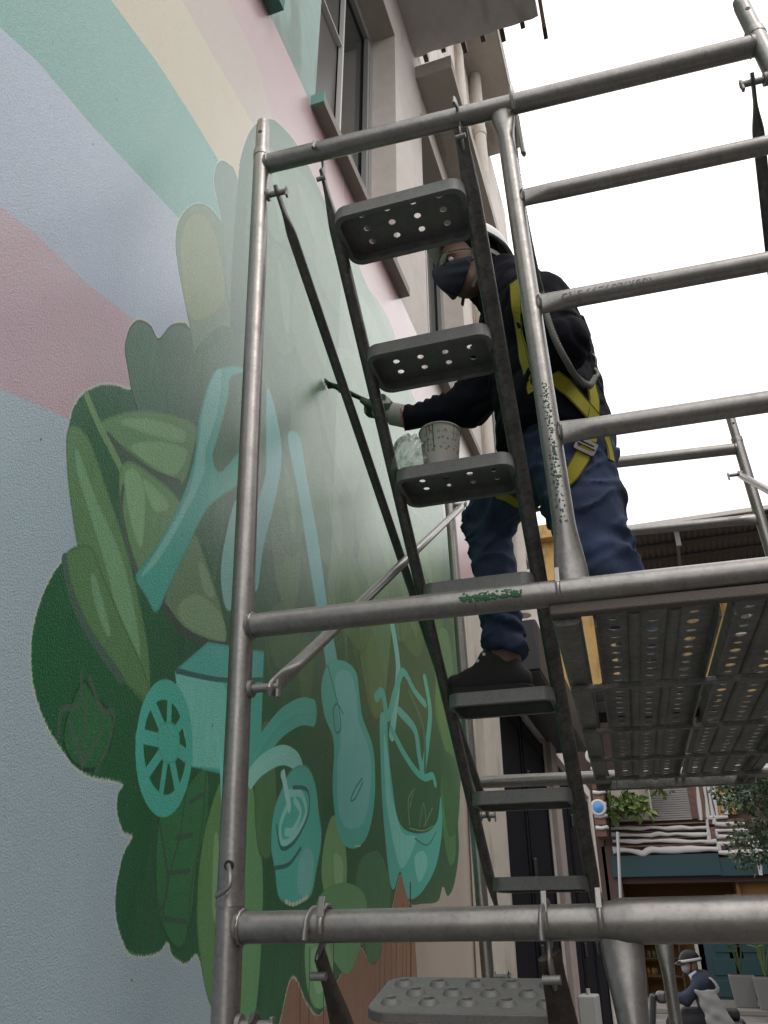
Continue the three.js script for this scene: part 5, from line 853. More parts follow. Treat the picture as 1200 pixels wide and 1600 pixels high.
  shoe(J.rAnk, J.rToe, J.rHeel); shoe(J.lAnk, J.lToe, J.lHeel);
  // face mask, glasses, cap and helmet, written in head axes
  const inHead = (g) => g.applyMatrix4(HM), ell = (c, r) => (x, y, z) => { const q = Math.hypot((x - c[0]) / r[0], (y - c[1]) / r[1], (z - c[2]) / r[2]); return (q - 1) * Math.min(...r); };
  { // two stitched panels meeting in a ridge over the nose
    const ridge = (y) => .148 - 6 * (y + .045) ** 2 - (y > -.045 ? 6 * (y + .045) ** 2 : 0);
    part('face_mask', inHead(surface((x, y, z) => { const az = Math.abs(z), d1 = (x - ridge(y)) * .60 + az * .74 + .0016 * Math.sin(y * 150 + az * 60) * smooth(.01, .05, az), top = (y + .004) * .95 + (az < .03 ? 0 : (az - .03) * .35) - .06 * x, low = -(y + .132) * .9 + az * .10; const sm = (a, b, k) => -smin(-a, -b, k); return Math.max(sm(sm(d1, top, .014), low, .045), .040 - x - .45 * (y + .05), az - .080); }, V(-.02, -.16, -.09), V(.16, .03, .09), .004)), M([.014, .017, .028], .9, 0, { bumpMap: rep(T.cloth, 20), bumpScale: .0003 }), t);
    part('seam', inHead(tube(Array.from({ length: 9 }, (_, i) => { const q = i / 8; return V(ridge(-.006 - .112 * q) - .001, -.006 - .112 * q, 0); }), .0018, { step: .006, rad: 6 })), M([.02, .026, .05], .9), t);
    part('mask_strap', [1, -1].map((s) => inHead(tube([V(.03, -.03, s * .062), V(.0, -.012, s * .074), V(-.02, .005, s * .078)], .0016, { step: .006, rad: 6 }))), jacketMat, t); }
  { const rim = (s) => { const g = new THREE.TorusGeometry(.023, .0022, 8, 26); g.scale(1.08, .86, 1); return g.rotateY(Math.PI / 2).rotateY(-s * .2).translate(.110, .0, s * .032); };
    const gl = part('glasses', [inHead(merge([rim(1), rim(-1), tube([V(.112, .006, .009), V(.116, .009, 0), V(.112, .006, -.009)], .002, { step: .004, rad: 6 }), ...[1, -1].map((s) => tube([V(.104, .008, s * .056), V(.05, .006, s * .078), V(-.02, .004, s * .083)], .0022, { step: .01, rad: 6 }))]))], M([.02, .02, .02], .3), t);
    part('lens', [1, -1].map((s) => inHead(lathe([[0, .0008], [.022, .0006], [.022, -.0006], [0, -.0008]], 24).scale(1.06, 1, .86).rotateX(Math.PI / 2).rotateY(Math.PI / 2 - s * .2).translate(.110, .0, s * .032))), new THREE.MeshPhysicalMaterial({ color: 0xffffff, roughness: .02, transmission: 1, thickness: 0, ior: 1.5 }), gl);
    for (const s of [1, -1]) { part('eye', inHead(new THREE.SphereGeometry(.0115, 14, 10).translate(.082, -.001, s * .031)), M([.6, .57, .54], .3), t); part('eyelid', inHead(new THREE.SphereGeometry(.0128, 14, 8, 0, Math.PI * 2, 0, 1.25).rotateZ(-.25).translate(.0815, -.001, s * .031)), skin, t); part('iris', inHead(new THREE.SphereGeometry(.0055, 10, 8).scale(.4, 1, 1).translate(.0925, -.002, s * .031)), M([.03, .02, .015], .2), t); } }
  { const a = ell([-.016, .045, 0], [.108, .096, .086]); const n2 = capsule(V(-.03, -.02, 0), V(-.055, -.15, 0), .082, .078); part('hood', inHead(surface((x, y, z) => Math.max(smin(a(x, y, z), n2(x, y, z), .03) + .003 * perlin.noise(x * 40, y * 25, z * 40), x - .012 - .42 * (y - .0)), V(-.17, -.24, -.12), V(.13, .15, .12), .006)), jacketMat, t); }
  { const prof = []; for (let i = 0; i <= 14; i++) { const q = i / 14 * Math.PI / 2; prof.push([.118 * Math.sin(q), .112 * Math.cos(q)]); } prof.push([.121, -.012], [.138, -.022], [.140, -.026], [.136, -.027], [.118, -.016], [.113, 0]); for (let i = 12; i >= 0; i--) { const q = i / 12 * Math.PI / 2; prof.push([.113 * Math.sin(q), .107 * Math.cos(q)]); }
    const g = lathe(prof, 40), p = g.attributes.position; for (let i = 0; i < p.count; i++) { let x = p.getX(i), y = p.getY(i), z = p.getZ(i); const r = Math.hypot(x, z), k = smooth(.119, .14, r), c = x / (r || 1); const peak = Math.max(0, c) ** 3 * k; x += .020 * peak; y -= .014 * peak + .006 * k * Math.max(0, -c); const ridge = Math.exp(-((z / .012) ** 2)) * smooth(0, .05, y); y += .006 * ridge; p.setXYZ(i, (x * 1.13 - .008) * .93, y * .93, z * .86); } g.computeVertexNormals();
    const hm = new THREE.Matrix4().makeTranslation(-.034, .076, 0).multiply(new THREE.Matrix4().makeRotationZ(.42));
    const he = part('helmet', inHead(g.applyMatrix4(hm)), M([.74, .72, .70], .32, 0), t);
    part('helmet_band', inHead(tube(Array.from({ length: 17 }, (_, i) => { const q = -1.9 + i / 16 * 3.8; return V(-.02 - .112 * Math.cos(q), .005 - .024 * Math.cos(q), .088 * Math.sin(q)); }), () => [.011, .0018], { step: .01, ref: V(0, 1, 0), rad: 8 })), M([.35, .34, .33], .6), he);
    part('chin_strap', [1, -1].map((s) => inHead(tube([V(-.03, .03, s * .086), V(-.0, -.05, s * .080), V(.04, -.125, s * .045)], () => [.006, .0012], { step: .01, rad: 8 }))), M([.06, .06, .06], .7), he); }
  // glove with five fingers closed round the brush handle
  const tip = atX(510, 598, WALL + .006), grip = J.rHand.clone(), bAx = tip.clone().sub(grip).normalize();
  {
    const pal = J.rWr.clone().lerp(grip, .62), across = bAx.clone().cross(V(0, .3, 1)).normalize(), depth = across.clone().cross(bAx).normalize();
    const at = (a, b, c) => grip.clone().addScaledVector(bAx, a).addScaledVector(across, b).addScaledVector(depth, c);
    const fs = [capsule(J.rWr, pal, .030, .036), capsule(pal, at(-.012, -.012, 0), .036, .030), capsule(at(-.03, .01, .016), at(-.01, -.02, -.018), .026, .022)];
    const fingers = [[.020, .030, .0095], [.002, .033, .0100], [-.016, .031, .0095], [-.032, .026, .0085]].map(([a, l, r]) => { const p = [at(a - .022, .006, .030), at(a - .002, .020, .034), at(a, .026, .004), at(a - .004, .008, -.018), at(a - .010, -.010, -.010)]; return blend([0, 1, 2, 3].map((i) => capsule(p[i], p[i + 1], r * (1 - .06 * i), r * (.94 - .06 * i))), .006); });
    const thumb = blend([capsule(at(-.035, -.03, .012), at(-.004, -.030, .020), .013, .011), capsule(at(-.004, -.030, .020), at(.030, -.018, .014), .011, .009)], .008);
    const palm = blend(fs, .02);
    const gg = surface((x, y, z) => { let d = palm(x, y, z); for (const f of fingers) d = smin(d, f(x, y, z), .006); return smin(d, thumb(x, y, z), .008) + .0012 * perlin.noise(x * 160, y * 160, z * 160); }, grip.clone().add(V(-.09, -.09, -.09)), J.rWr.clone().add(V(.06, .09, .09)), .0032), gp = gg.attributes.position, gc = new Float32Array(gp.count * 3);
    for (let q = 0; q < gp.count; q++) { const k = smooth(-.08, .10, perlin.noise(gp.getX(q) * 34 + 2, gp.getY(q) * 34, gp.getZ(q) * 34 + 5) + .12); gc[3 * q] = lerp(.40, .030, k); gc[3 * q + 1] = lerp(.38, .062, k); gc[3 * q + 2] = lerp(.32, .038, k); }
    gg.setAttribute('color', new THREE.BufferAttribute(gc, 3)); part('glove', gg, M([1, 1, 1], .9, 0, { vertexColors: true, bumpMap: rep(T.cloth, 10), bumpScale: .0012 }), t);
    part('glove_cuff', tube([J.rWr.clone().addScaledVector(rAx, -.03), J.rWr.clone().lerp(pal, .55)], (s) => [.0395 + .0012 * Math.sin(s * 900), .0395 + .0012 * Math.sin(s * 900)], { step: .0016, rad: 26 }), M([.40, .38, .34], .9), t, 'ribbed cream cuff of the work glove');
  }
  // paintbrush held in the glove
  const pb = thing('paintbrush', 'paintbrush with green bristles held in the glove against the wall', 'paintbrush', grip);
  {
    const fer = tip.clone().addScaledVector(bAx, -.055), ref = V(0, 0, 1);
    part('handle', tube([grip.clone().addScaledVector(bAx, -.05), fer.clone().addScaledVector(bAx, -.03)], (s, L) => { const k = smooth(L - .05, L, s); return [lerp(.010, .016, k), lerp(.008, .009, k)]; }, { step: .006, ref }), M([.10, .12, .06], .6, 0, { map: rep(T.dirty, 20) }), pb);
    part('ferrule', tube([fer.clone().addScaledVector(bAx, -.034), fer.clone()], () => [.021, .010], { step: .006, ref, power: 3 }), M([.10, .14, .11], .4, .5), pb);
    const br = []; for (let i = 0; i < 90; i++) { const a = (rnd() - .5) * 2, b = (rnd() - .5) * 2, s = fer.clone().addScaledVector(ref, a * .019).add(V(0, b * .008, 0)); br.push(tube([s, s.clone().lerp(tip, .6).addScaledVector(ref, a * .010), tip.clone().addScaledVector(ref, a * .022).add(V(.001 * rnd(), b * .012 - .004, 0))], .0011, { step: .02, rad: 5, cap: false })); }
    part('bristles', br, M([.03, .10, .065], .7), pb);
  }
  // harness webbing over jacket and jeans: flat straps pulled out to the surface of the clothes
  const clothes = (x, y, z) => smin(jf(x, y, z), df(x, y, z), .02), strapMat = M([.36, .31, .022], .75, 0, { bumpMap: rep(T.cloth, 22), bumpScale: .0005 }), hems = M([.055, .05, .02], .8);
  const eye = V(0, 0, 0);
  function onCloth(px, py, z = -1.9) {                              // first point of the clothes along the sight line near depth z
    const r = sight(px, py).normalize(); let d = atZ(px, py, z).length() - .35; for (let i = 0; i < 60; i++) { const f = clothes(r.x * d, r.y * d, r.z * d); if (f < .004) break; d += Math.max(f * .8, .002); }
    return r.multiplyScalar(d - .004);
  }
  const normalAt = (p) => { const e = .012, f = clothes; return V(f(p.x + e, p.y, p.z) - f(p.x - e, p.y, p.z), f(p.x, p.y + e, p.z) - f(p.x, p.y - e, p.z), f(p.x, p.y, p.z + e) - f(p.x, p.y, p.z - e)).normalize(); };
  function strap(pts, w, parent = t) {
    const c = new THREE.CatmullRomCurve3(pts), P = c.getSpacedPoints(26), pos = [], idx = [], uv = [], ed = [[], []];
    P.forEach((p, i) => { const tg = P[Math.min(26, i + 1)].clone().sub(P[Math.max(0, i - 1)]).normalize(), n = normalAt(p), s = tg.clone().cross(n).normalize(); [[-1, .0035], [1, .0035], [1, .0], [-1, .0]].forEach(([k, h]) => { const q = p.clone().addScaledVector(s, k * w / 2).addScaledVector(n, h); pos.push(q.x, q.y, q.z); uv.push(k * w / 2, i * .02); }); ed[0].push(p.clone().addScaledVector(s, -w * .46).addScaledVector(n, .0040)); ed[1].push(p.clone().addScaledVector(s, w * .46).addScaledVector(n, .0040)); });
    for (let i = 0; i < 26; i++) for (let j = 0; j < 4; j++) { const a = i * 4 + j, b = i * 4 + (j + 1) % 4; idx.push(a, b, a + 4, b, b + 4, a + 4); }
    let g = new THREE.BufferGeometry(); g.setAttribute('position', new THREE.Float32BufferAttribute(pos, 3)); g.setAttribute('uv', new THREE.Float32BufferAttribute(uv, 2)); g.setIndex(idx); g = g.toNonIndexed(); g.computeVertexNormals();
    const m = part('harness_strap', g, strapMat, parent); part('seam', ed.map((e) => tube(e, .0011, { step: .02, rad: 5 })), hems, m); return m;
  }
  const W = (...l) => l.map(([x, y, z]) => onCloth(x, y, z ?? -1.9));
  strap(W([806, 440], [808, 480], [813, 525], [822, 570], [835, 610]), .045);
  strap(W([862, 585], [885, 605], [910, 632], [935, 660]), .045);
  strap(W([922, 598], [928, 625], [926, 655], [922, 690]), .040);
  strap(W([945, 678], [952, 700], [955, 720]), .03);
  strap(W([920, 690], [906, 720], [890, 745], [868, 762]), .045);
  strap(W([768, 768, -2.2], [790, 775, -2.2], [812, 788, -2.1], [838, 796, -2.05], [862, 792, -2.0]), .04);
  { const c = onCloth(914, 700), n = normalAt(c); const q = new THREE.Quaternion().setFromUnitVectors(V(0, 0, 1), n), s = roundRect(.06, .042, .006), h2 = roundRect(.042, .024, .004); s.holes.push(new THREE.Path(h2.getPoints(6)));
    part('buckle', [extrude(s, .004, .0008).rotateZ(-.5).applyQuaternion(q).translate(c.x + n.x * .006, c.y + n.y * .006, c.z + n.z * .006), tube([V(-.026, 0, .006), V(.026, 0, .006)], .003).rotateZ(-.5).applyQuaternion(q).translate(c.x + n.x * .006, c.y + n.y * .006, c.z + n.z * .006)], M([.16, .15, .15], .4, .7), t); }
  // lanyard rope from the harness up along the inner leg to a big hook on the top bar
  const rope = thing('lanyard', 'grey lanyard rope running from the harness up to a hook on the highest bar', 'safety rope', atZ(925, 595, -2.0));
  const lay = (px, py, z) => { const p = onCloth(px, py, z), l = p.length(); return p.multiplyScalar((l - .014) / l); }, ropePts = [atZ(800, 200, -1.285), atZ(806, 260, -1.30), atZ(820, 345, -1.38), atZ(832, 405, -1.47), lay(845, 455, -1.75), lay(858, 505, -1.75), lay(872, 540, -1.75), lay(886, 566, -1.85), lay(902, 590, -1.9), lay(918, 602, -1.95), atZ(930, 590, -1.98)];
  { const c = new THREE.CatmullRomCurve3(ropePts, false, 'centripetal'), n = 700, F = []; const L = c.getLength(); let N = V(0, 0, 1); const strands = [[], [], []];
    for (let i = 0; i <= n; i++) { const p = c.getPointAt(i / n), tg = c.getTangentAt(i / n); N.addScaledVector(tg, -N.dot(tg)).normalize(); const B = tg.clone().cross(N); for (let k = 0; k < 3; k++) { const a = i / n * L / .024 * Math.PI * 2 + k * 2.094; strands[k].push(p.clone().addScaledVector(N, .0045 * Math.cos(a)).addScaledVector(B, .0045 * Math.sin(a))); } }
    part('rope', strands.map((s) => tube(s, .0052, { rad: 8, smoothPath: false })), M([.20, .20, .185], .85, 0, { bumpMap: rep(T.cloth, 10), bumpScale: .0008 }), rope);
    const kn = atZ(926, 583, -1.99); part('thimble', [new THREE.TorusGeometry(.016, .006, 8, 20).rotateY(.4).translate(kn.x, kn.y, kn.z), tube([kn.clone().add(V(-.012, -.015, 0)), kn.clone().add(V(-.028, -.035, .0))], .010)], M([.36, .36, .30], .7), rope);
    const cb = [[926, 580], [931, 566], [927, 555], [917, 553], [911, 562], [914, 576]].map(([x, y]) => atZ(x, y, -2.0)); cb.push(cb[0].clone());
    part('carabiner', tube(cb, .0045, { step: .004, rad: 10 }), M([.10, .10, .11], .35, .8), rope);
    const hb = near.P(.655, 1.768), hk = []; for (let i = 0; i <= 16; i++) { const q = -1.2 + i / 16 * 4.4; hk.push(V(hb.x + .004, hb.y + .036 * Math.sin(q), hb.z + .036 * Math.cos(q))); } hk.push(V(hb.x + .006, hb.y - .05, hb.z - .04), V(hb.x + .010, hb.y - .14, hb.z - .035));
    part('hook', [tube(hk, (s, L2) => [.0055, .010], { step: .006, ref: V(1, 0, 0), rad: 12 }), tube([V(hb.x + .010, hb.y - .09, hb.z + .028), V(hb.x + .010, hb.y - .17, hb.z - .01)], () => [.009, .005], { step: .02, rad: 10 })], M([.45, .44, .40], .4, .7), rope); }
}
function lerpV(a, b, t) { return a.clone().lerp(b, t); }

// paint bucket and bag on the third tread
{
  const zc = -1.82, yb = 1.1395, c = V(-.462, yb, zc), t = thing('paint_bucket', 'small white printed bucket with green paint runs, standing on the stair tread', 'bucket', c);
  const cv = document.createElement('canvas'); cv.width = 1024; cv.height = 384; const x = cv.getContext('2d'); x.fillStyle = 'rgb(192,187,178)'; x.fillRect(0, 0, 1024, 384);
  let s0 = 77; const rn = () => { s0 = (s0 * 1664525 + 1013904223) >>> 0; return s0 / 4294967296; };
  x.lineCap = 'round';
  for (let k = 0; k < 8; k++) {
    const ox = k * 128 + 20; x.strokeStyle = '#55524d'; x.lineWidth = 4;
    for (const [a, b, w, h] of [[0, 70, 0, 26], [0, 96, 16, 0], [16, 70, 0, 26], [30, 84, 14, 0], [56, 68, 0, 28], [56, 68, 22, 0], [56, 82, 22, 0], [78, 68, 0, 28], [64, 60, 8, 8]]) { x.beginPath(); x.moveTo(ox + a, b); x.lineTo(ox + a + w, b + h); x.stroke(); }
    for (const [a, b, c] of [[10, 150, '#2f6b46'], [44, 140, '#23402f'], [86, 152, '#2f6b46'], [26, 236, '#2f6b46'], [72, 250, '#8c3a2c'], [96, 226, '#23402f']]) { x.strokeStyle = c; x.lineWidth = 5; for (let q = 0; q < 4; q++) { const an = q * 1.57 + .5 * rn(); x.beginPath(); x.moveTo(ox + a, b); x.lineTo(ox + a + 12 * Math.cos(an), b + 12 * Math.sin(an)); x.stroke(); } }
    x.fillStyle = '#a0493a'; x.fillRect(ox + 34, 196, 40, 5);
  }
  for (let i = 0; i < 34; i++) { const px = rn() * 1024, L = 40 + rn() * rn() * 320, w = 4 + rn() * 12; x.fillStyle = ['#1f6f40', '#2a8050', '#174a2e', '#2a8050', '#7a2d22'][i % 5]; x.globalAlpha = .9; x.beginPath(); x.moveTo(px - w, 0); x.quadraticCurveTo(px, 10, px, 30); x.lineTo(px, L); x.arc(px + w / 3, L, w / 3, Math.PI, 0, true); x.lineTo(px + w * .66, 30); x.quadraticCurveTo(px + w * .7, 8, px + w * 1.8, 0); x.fill(); }
  x.globalAlpha = 1;
  const tx = new THREE.CanvasTexture(cv); tx.colorSpace = THREE.SRGBColorSpace; tx.wrapS = THREE.RepeatWrapping;
  const shell = lathe([[0, .001], [.044, .001], [.047, .004], [.058, .125], [.060, .126], [.056, .122], [.045, .006], [0, .006]], 36); { const p = shell.attributes.position, u = shell.attributes.uv; for (let i = 0; i < p.count; i++) u.setY(i, clamp(p.getY(i) / .127, .004, .996)); }
  part('shell', shell.translate(c.x, c.y, c.z), M([1, 1, 1], .5, 0, { map: tx }), t);
  part('rim', new THREE.TorusGeometry(.059, .0028, 8, 36).rotateX(Math.PI / 2).translate(c.x, c.y + .126, c.z), M([.50, .48, .45], .5), t);
  part('paint', lathe([[0, .10], [.053, .10]], 24).translate(c.x, c.y, c.z), M([.03, .14, .07], .3), t);
  const b = V(-.545, yb, -1.80), bag = thing('plastic_bag', 'crumpled clear plastic bag smeared with green paint beside the bucket', 'bag', b);
  const f = (X, Y, Z) => { const dx = (X - b.x) / .058, dy = (Y - yb - .035) / .085, dz = (Z - b.z) / .052, q = Math.hypot(dx, dy, dz), fold = .10 * Math.sin(Math.atan2(dz, dx) * 7 + 9 * dy) + .12 * perlin.noise(X * 40, Y * 25, Z * 40); return Math.max((q - 1 - fold) * .05, yb + .001 - Y); };
  const g = surface(f, V(b.x - .09, yb - .01, b.z - .09), V(b.x + .09, yb + .16, b.z + .09), .005), p = g.attributes.position, col = new Float32Array(p.count * 3);
  for (let i = 0; i < p.count; i++) { const k = .6 * smooth(.2, .4, perlin.noise(p.getX(i) * 75 + 7, p.getY(i) * 14 + p.getX(i) * 40, p.getZ(i) * 60)); col[3 * i] = lerp(.80, .16, k); col[3 * i + 1] = lerp(.82, .36, k); col[3 * i + 2] = lerp(.80, .22, k); }
  g.setAttribute('color', new THREE.BufferAttribute(col, 3)); part('film', g, new THREE.MeshPhysicalMaterial({ vertexColors: true, roughness: .2, transmission: .85, thickness: 0, ior: 1.45 }), bag);
}

// ================================================================ the street and what stands beyond
structure('street', box(0, -EYE - .05, -20, 160, .1, 160), M([.30, .285, .27], .9, 0, { bumpMap: rep(T.stucco, .6), bumpScale: .004, map: rep(noiseTexture(512, (u, v) => { const c = .72 + .5 * (fbm(u, v, 6, 5, 91) - .5) + .12 * (vn(u, v, 256, 97) - .5); return [c, c, c]; }, true), .25) }), 'grey asphalt street');
structure('pavement', [box(2, -EYE + .06, -26.9, 14, .12, 4.6, .02)], M([.17, .155, .14], .9, 0, { bumpMap: rep(T.stucco, .8), bumpScale: .003 }), 'pale pavement along the shop front');
structure('pavement', [box(-1.05, -EYE + .05, -2, .9, .1, 18, .02)], M([.22, .21, .2], .9, 0, { bumpMap: rep(T.stucco, .8), bumpScale: .003 }), 'grey pavement strip under the scaffold');
const FZ = -28.4, F = (x, y, z = FZ) => atZ(x, y, z);
const brickMats = [[.16, .082, .06], [.20, .105, .075], [.15, .075, .07], [.21, .12, .08]].map((c) => M(c, .8, 0, { bumpMap: rep(T.grain, 2), bumpScale: .01, map: rep(noiseTexture(128, (u, v) => { const n = fbm(u, v, 6, 3, 131), s = smooth(.66, .74, fbm(u, v, 18, 2, 137)); return [.8 + .3 * (n - .5) + .5 * s, .8 + .3 * (n - .5) + .4 * s, .8 + .3 * (n - .5) + .3 * s]; }, false), .8) }));
const icingMat = M([.46, .445, .44], .6), teal = M([.006, .038, .044], .6), cookie = M([.52, .27, .06], .7, 0, { bumpMap: rep(T.grain, 3), bumpScale: .006 });
{
  const t = thing('gingerbread_shop', 'shop front dressed as a gingerbread house with icing over brown boards and a teal fascia', 'shop', V(1.5, -EYE, FZ));
  part('wall', [box(3, 4.55, FZ - .35, 11.2, 4.4, .5), box(-2.15, .45, FZ - .5, .5, 4.3, .9), box(3, 2.1, FZ - .28, 10.6, 1.2, .2), box(-3.1, 2.6, FZ - .5, 1.6, 8.6, .9)], M([.07, .042, .035], .85, 0, { bumpMap: rep(T.grain, 2), bumpScale: .01 }), t);
  // boards (bricks) proud of the wall, given by their corners in the survey picture
  const rect = (x0, y0, x1, y1, mm, name, depth = .09, z = FZ, par = t) => { const a = F(x0, y1, z), b = F(x1, y0, z), w = b.x - a.x, h = b.y - a.y; return part(name, box((a.x + b.x) / 2, (a.y + b.y) / 2, z - .04, w, h, depth, Math.min(.03, w * .2, h * .2)), mm, par); };
  const B = (x0, y0, x1, y1) => rect(900 + x0 / 4, 1160 + y0 / 4, 900 + x1 / 4, 1160 + y1 / 4, brickMats[Math.floor(rnd() * 4)], 'brick', .07 + .04 * rnd());
  for (const r of [[222, 497, 252, 528], [262, 496, 812, 526], [225, 542, 815, 570], [225, 586, 254, 612], [266, 585, 818, 611], [238, 628, 872, 660], [838, 528, 872, 606], [826, 478, 856, 515], [872, 474, 1050, 503], [868, 512, 1060, 544], [886, 556, 1088, 584], [886, 594, 1094, 626], [898, 640, 1102, 674], [1116, 632, 1330, 670], [714, 248, 756, 480], [762, 240, 812, 488], [818, 190, 852, 464], [846, 250, 872, 462], [780, 130, 812, 234], [975, 185, 1020, 430], [1026, 190, 1066, 420], [700, 180, 775, 238]]) B(...r);
  for (const [x0, y0, x1, y1] of [[852, 186, 902, 262], [910, 183, 968, 260], [866, 276, 918, 344], [928, 274, 984, 342], [880, 358, 936, 458], [944, 362, 1000, 452]]) {
    const p = rect(900 + x0 / 4, 1160 + y0 / 4, 900 + x1 / 4, 1160 + y1 / 4, cookie, 'biscuit_panel', .10);
    for (const k of [.3, .72]) { const q = F(900 + (x0 + x1) / 8, 1160 + lerp(y0, y1, k) / 4); part('biscuit_hole', placed(lathe([[0, 0], [.035, 0], [.035, .012], [0, .012]], 10), V(q.x, q.y, FZ + .012), V(0, 0, 1)), M([.10, .03, .015], .8), p); }
  }
  // icing: wobbling white beads
  const ice = (pts, r = .05, drip = 0, z = FZ + .04) => { const P = []; for (let i = 0; i < pts.length - 1; i++) { const a = F(900 + pts[i][0] / 4, 1160 + pts[i][1] / 4, z), b = F(900 + pts[i + 1][0] / 4, 1160 + pts[i + 1][1] / 4, z), n = Math.max(2, Math.round(a.distanceTo(b) / .25)); for (let k = 0; k < n; k++) { const q = a.clone().lerp(b, k / n); q.y += (rnd() - .5) * .045; q.x += (rnd() - .5) * .02; P.push(q); } } P.push(F(900 + pts.at(-1)[0] / 4, 1160 + pts.at(-1)[1] / 4, z)); const ph = rnd() * 9; part('icing', tube(P, (s) => { const k = 1 + .22 * Math.sin(s * 5 + ph) + drip * Math.max(0, Math.sin(s * 3.1 + ph)) ** 2; return [r * k, r * .8]; }, { step: .06, rad: 10 }), icingMat, t); };
  for (const q of [[[218, 535], [818, 533]], [[222, 578], [830, 573]], [[230, 619], [880, 616]], [[258, 498], [262, 534]], [[258, 580], [264, 616]], [[818, 478], [824, 530], [832, 612]], [[818, 470], [950, 466]], [[860, 474], [866, 512]], [[866, 508], [1054, 508]], [[870, 549], [1092, 547]], [[880, 588], [1094, 588]], [[878, 634], [1104, 634]], [[876, 552], [884, 590]], [[890, 636], [898, 684]], [[1092, 545], [1108, 690]], [[756, 248], [768, 360], [782, 486]], [[712, 244], [780, 242]], [[780, 180], [800, 240], [826, 470]], [[808, 180], [860, 470]], [[812, 180], [1000, 178]], [[848, 180], [864, 340], [884, 462]], [[904, 176], [924, 340], [940, 450]], [[856, 268], [985, 265]], [[872, 350], [996, 350]], [[970, 178], [990, 350]], [[1022, 184], [1050, 380]], [[1064, 190], [1090, 380]], [[1112, 628], [1330, 622]]]) ice(q, .056);
  ice([[232, 676], [330, 672], [420, 690], [470, 668], [640, 676], [760, 664], [890, 668]], .085, .5); ice([[890, 692], [1000, 694], [1110, 690]], .075, .3); ice([[1118, 684], [1330, 676]], .07, .3); ice([[1136, 690], [1156, 830]], .06);
  // teal fascia, dark gap and roller door openings below it
  const fa = (x0, y0, x1, y1, z, m2, n2, d = .12) => { const a = F(x0, y1, z), b = F(x1, y0, z); return part(n2, box((a.x + b.x) / 2, (a.y + b.y) / 2, z - d / 2, b.x - a.x, b.y - a.y, d, .01), m2, t); };
  fa(958, 1333, 1122, 1371, FZ + .05, teal, 'fascia'); fa(1124, 1338, 1185, 1369, FZ + .02, teal, 'fascia'); fa(1190, 1336, 1260, 1366, FZ + .05, teal, 'fascia');
  const w1 = F(952, 1284, FZ), w2 = F(1082, 1212, FZ);
  const win = part('window', [box((w1.x + w2.x) / 2, (w1.y + w2.y) / 2, FZ - .07, w2.x - w1.x, w2.y - w1.y, .05)], M([.008, .008, .009], .2), t);
  fa(955, 1230, 1014, 1283, FZ + .25, M([.42, .37, .30], .7), 'air_conditioner', .4);
  { const c = F(978, 1262, FZ + .27); part('fan_grille', [.08, .16, .24, .32].map((r) => new THREE.TorusGeometry(r, .012, 6, 24).translate(c.x, c.y, c.z)), M([.12, .11, .10], .6), t); }
  { const a = F(1020, 1283, FZ + .02), b = F(1073, 1231, FZ + .02), n = 14, h = (b.y - a.y) / n; for (let i = 0; i < n; i++) part('slat', box((a.x + b.x) / 2, a.y + h * (i + .5), FZ + .0, b.x - a.x, h * .86, .03, .006), M([.22, .21, .205], .6), t); }
  part('curtain_rail', tube([F(1006, 1212, FZ + .3), F(1014, 1240, FZ + .3), F(1019, 1282, FZ + .3)], .035, { step: .1 }), M([.6, .58, .55], .5), t, 'pale bent pole across the window');
  // pillar at the corner: stepped boards, sweets and a round candy
  { const z = FZ + 1.0, fp = (x0, y0, x1, y1, d, m2, n2) => { const a = F(x0, y1, z), b = F(x1, y0, z); return part(n2, box((a.x + b.x) / 2, (a.y + b.y) / 2, z - d / 2, b.x - a.x, b.y - a.y, d, .03), m2, t); };
    for (let i = 0; i < 13; i++) { const y = 1308 - i * 18.4, x = 932 - i * 1.55; fp(x, y - 14, x + 15, y, .9, brickMats[i % 4], 'brick'); const a = F(x - 1, y - 15, z + .02), b = F(x + 16, y - 15.5, z + .02), c2 = F(x + 16, y - 15.5, z - .95); part('icing', tube([a, a.clone().lerp(b, .5).add(V(0, -.03, .02)), b, b.clone().lerp(c2, .5).add(V(.02, -.03, 0)), c2], .06, { step: .08, rad: 8, smoothPath: false }), icingMat, t); }
    for (const [x, y, c] of [[935, 1262, [.05, .22, .5]], [927, 1181, [.03, .2, .09]]]) { const q = F(x, y, z + .08); part('sweet', placed(lathe([[0, 0], [.16, 0], [.18, .03], [.15, .08], [0, .1]], 20), q, V(0, 0, 1)), M(c, .35), t); part('icing', new THREE.TorusGeometry(.2, .06, 8, 22).translate(q.x, q.y, q.z + .01), icingMat, t); } }
  fa(938, 1455, 964, 1572, FZ + 1.0, teal, 'teal_pillar', .6);
  part('pipe', [tube([F(965, 1300, FZ + 1.3), F(972, 1460, FZ + 1.3), F(977, 1605, FZ + 1.3)], .045, { step: .5 })], M([.35, .36, .37], .5, .3), t);
  fa(1104, 1440, 1112, 1562, FZ - .2, M([.30, .10, .03], .6), 'door_post', .12); fa(1099, 1440, 1103, 1562, FZ - .2, M([.35, .33, .3], .5), 'door_post', .1);
  for (const [x0, x1] of [[1114, 1152], [1153, 1215]]) { const d = fa(x0, 1440, x1, 1566, FZ - .1, teal, 'folding_door', .08); for (const y of [1462, 1498, 1532]) { const a = F(x0 + 4, y + 26, FZ - .05), b = F(x1 - 4, y, FZ - .05); part('door_panel', box((a.x + b.x) / 2, (a.y + b.y) / 2, FZ - .085, b.x - a.x, b.y - a.y, .03, .012), teal, d); } }
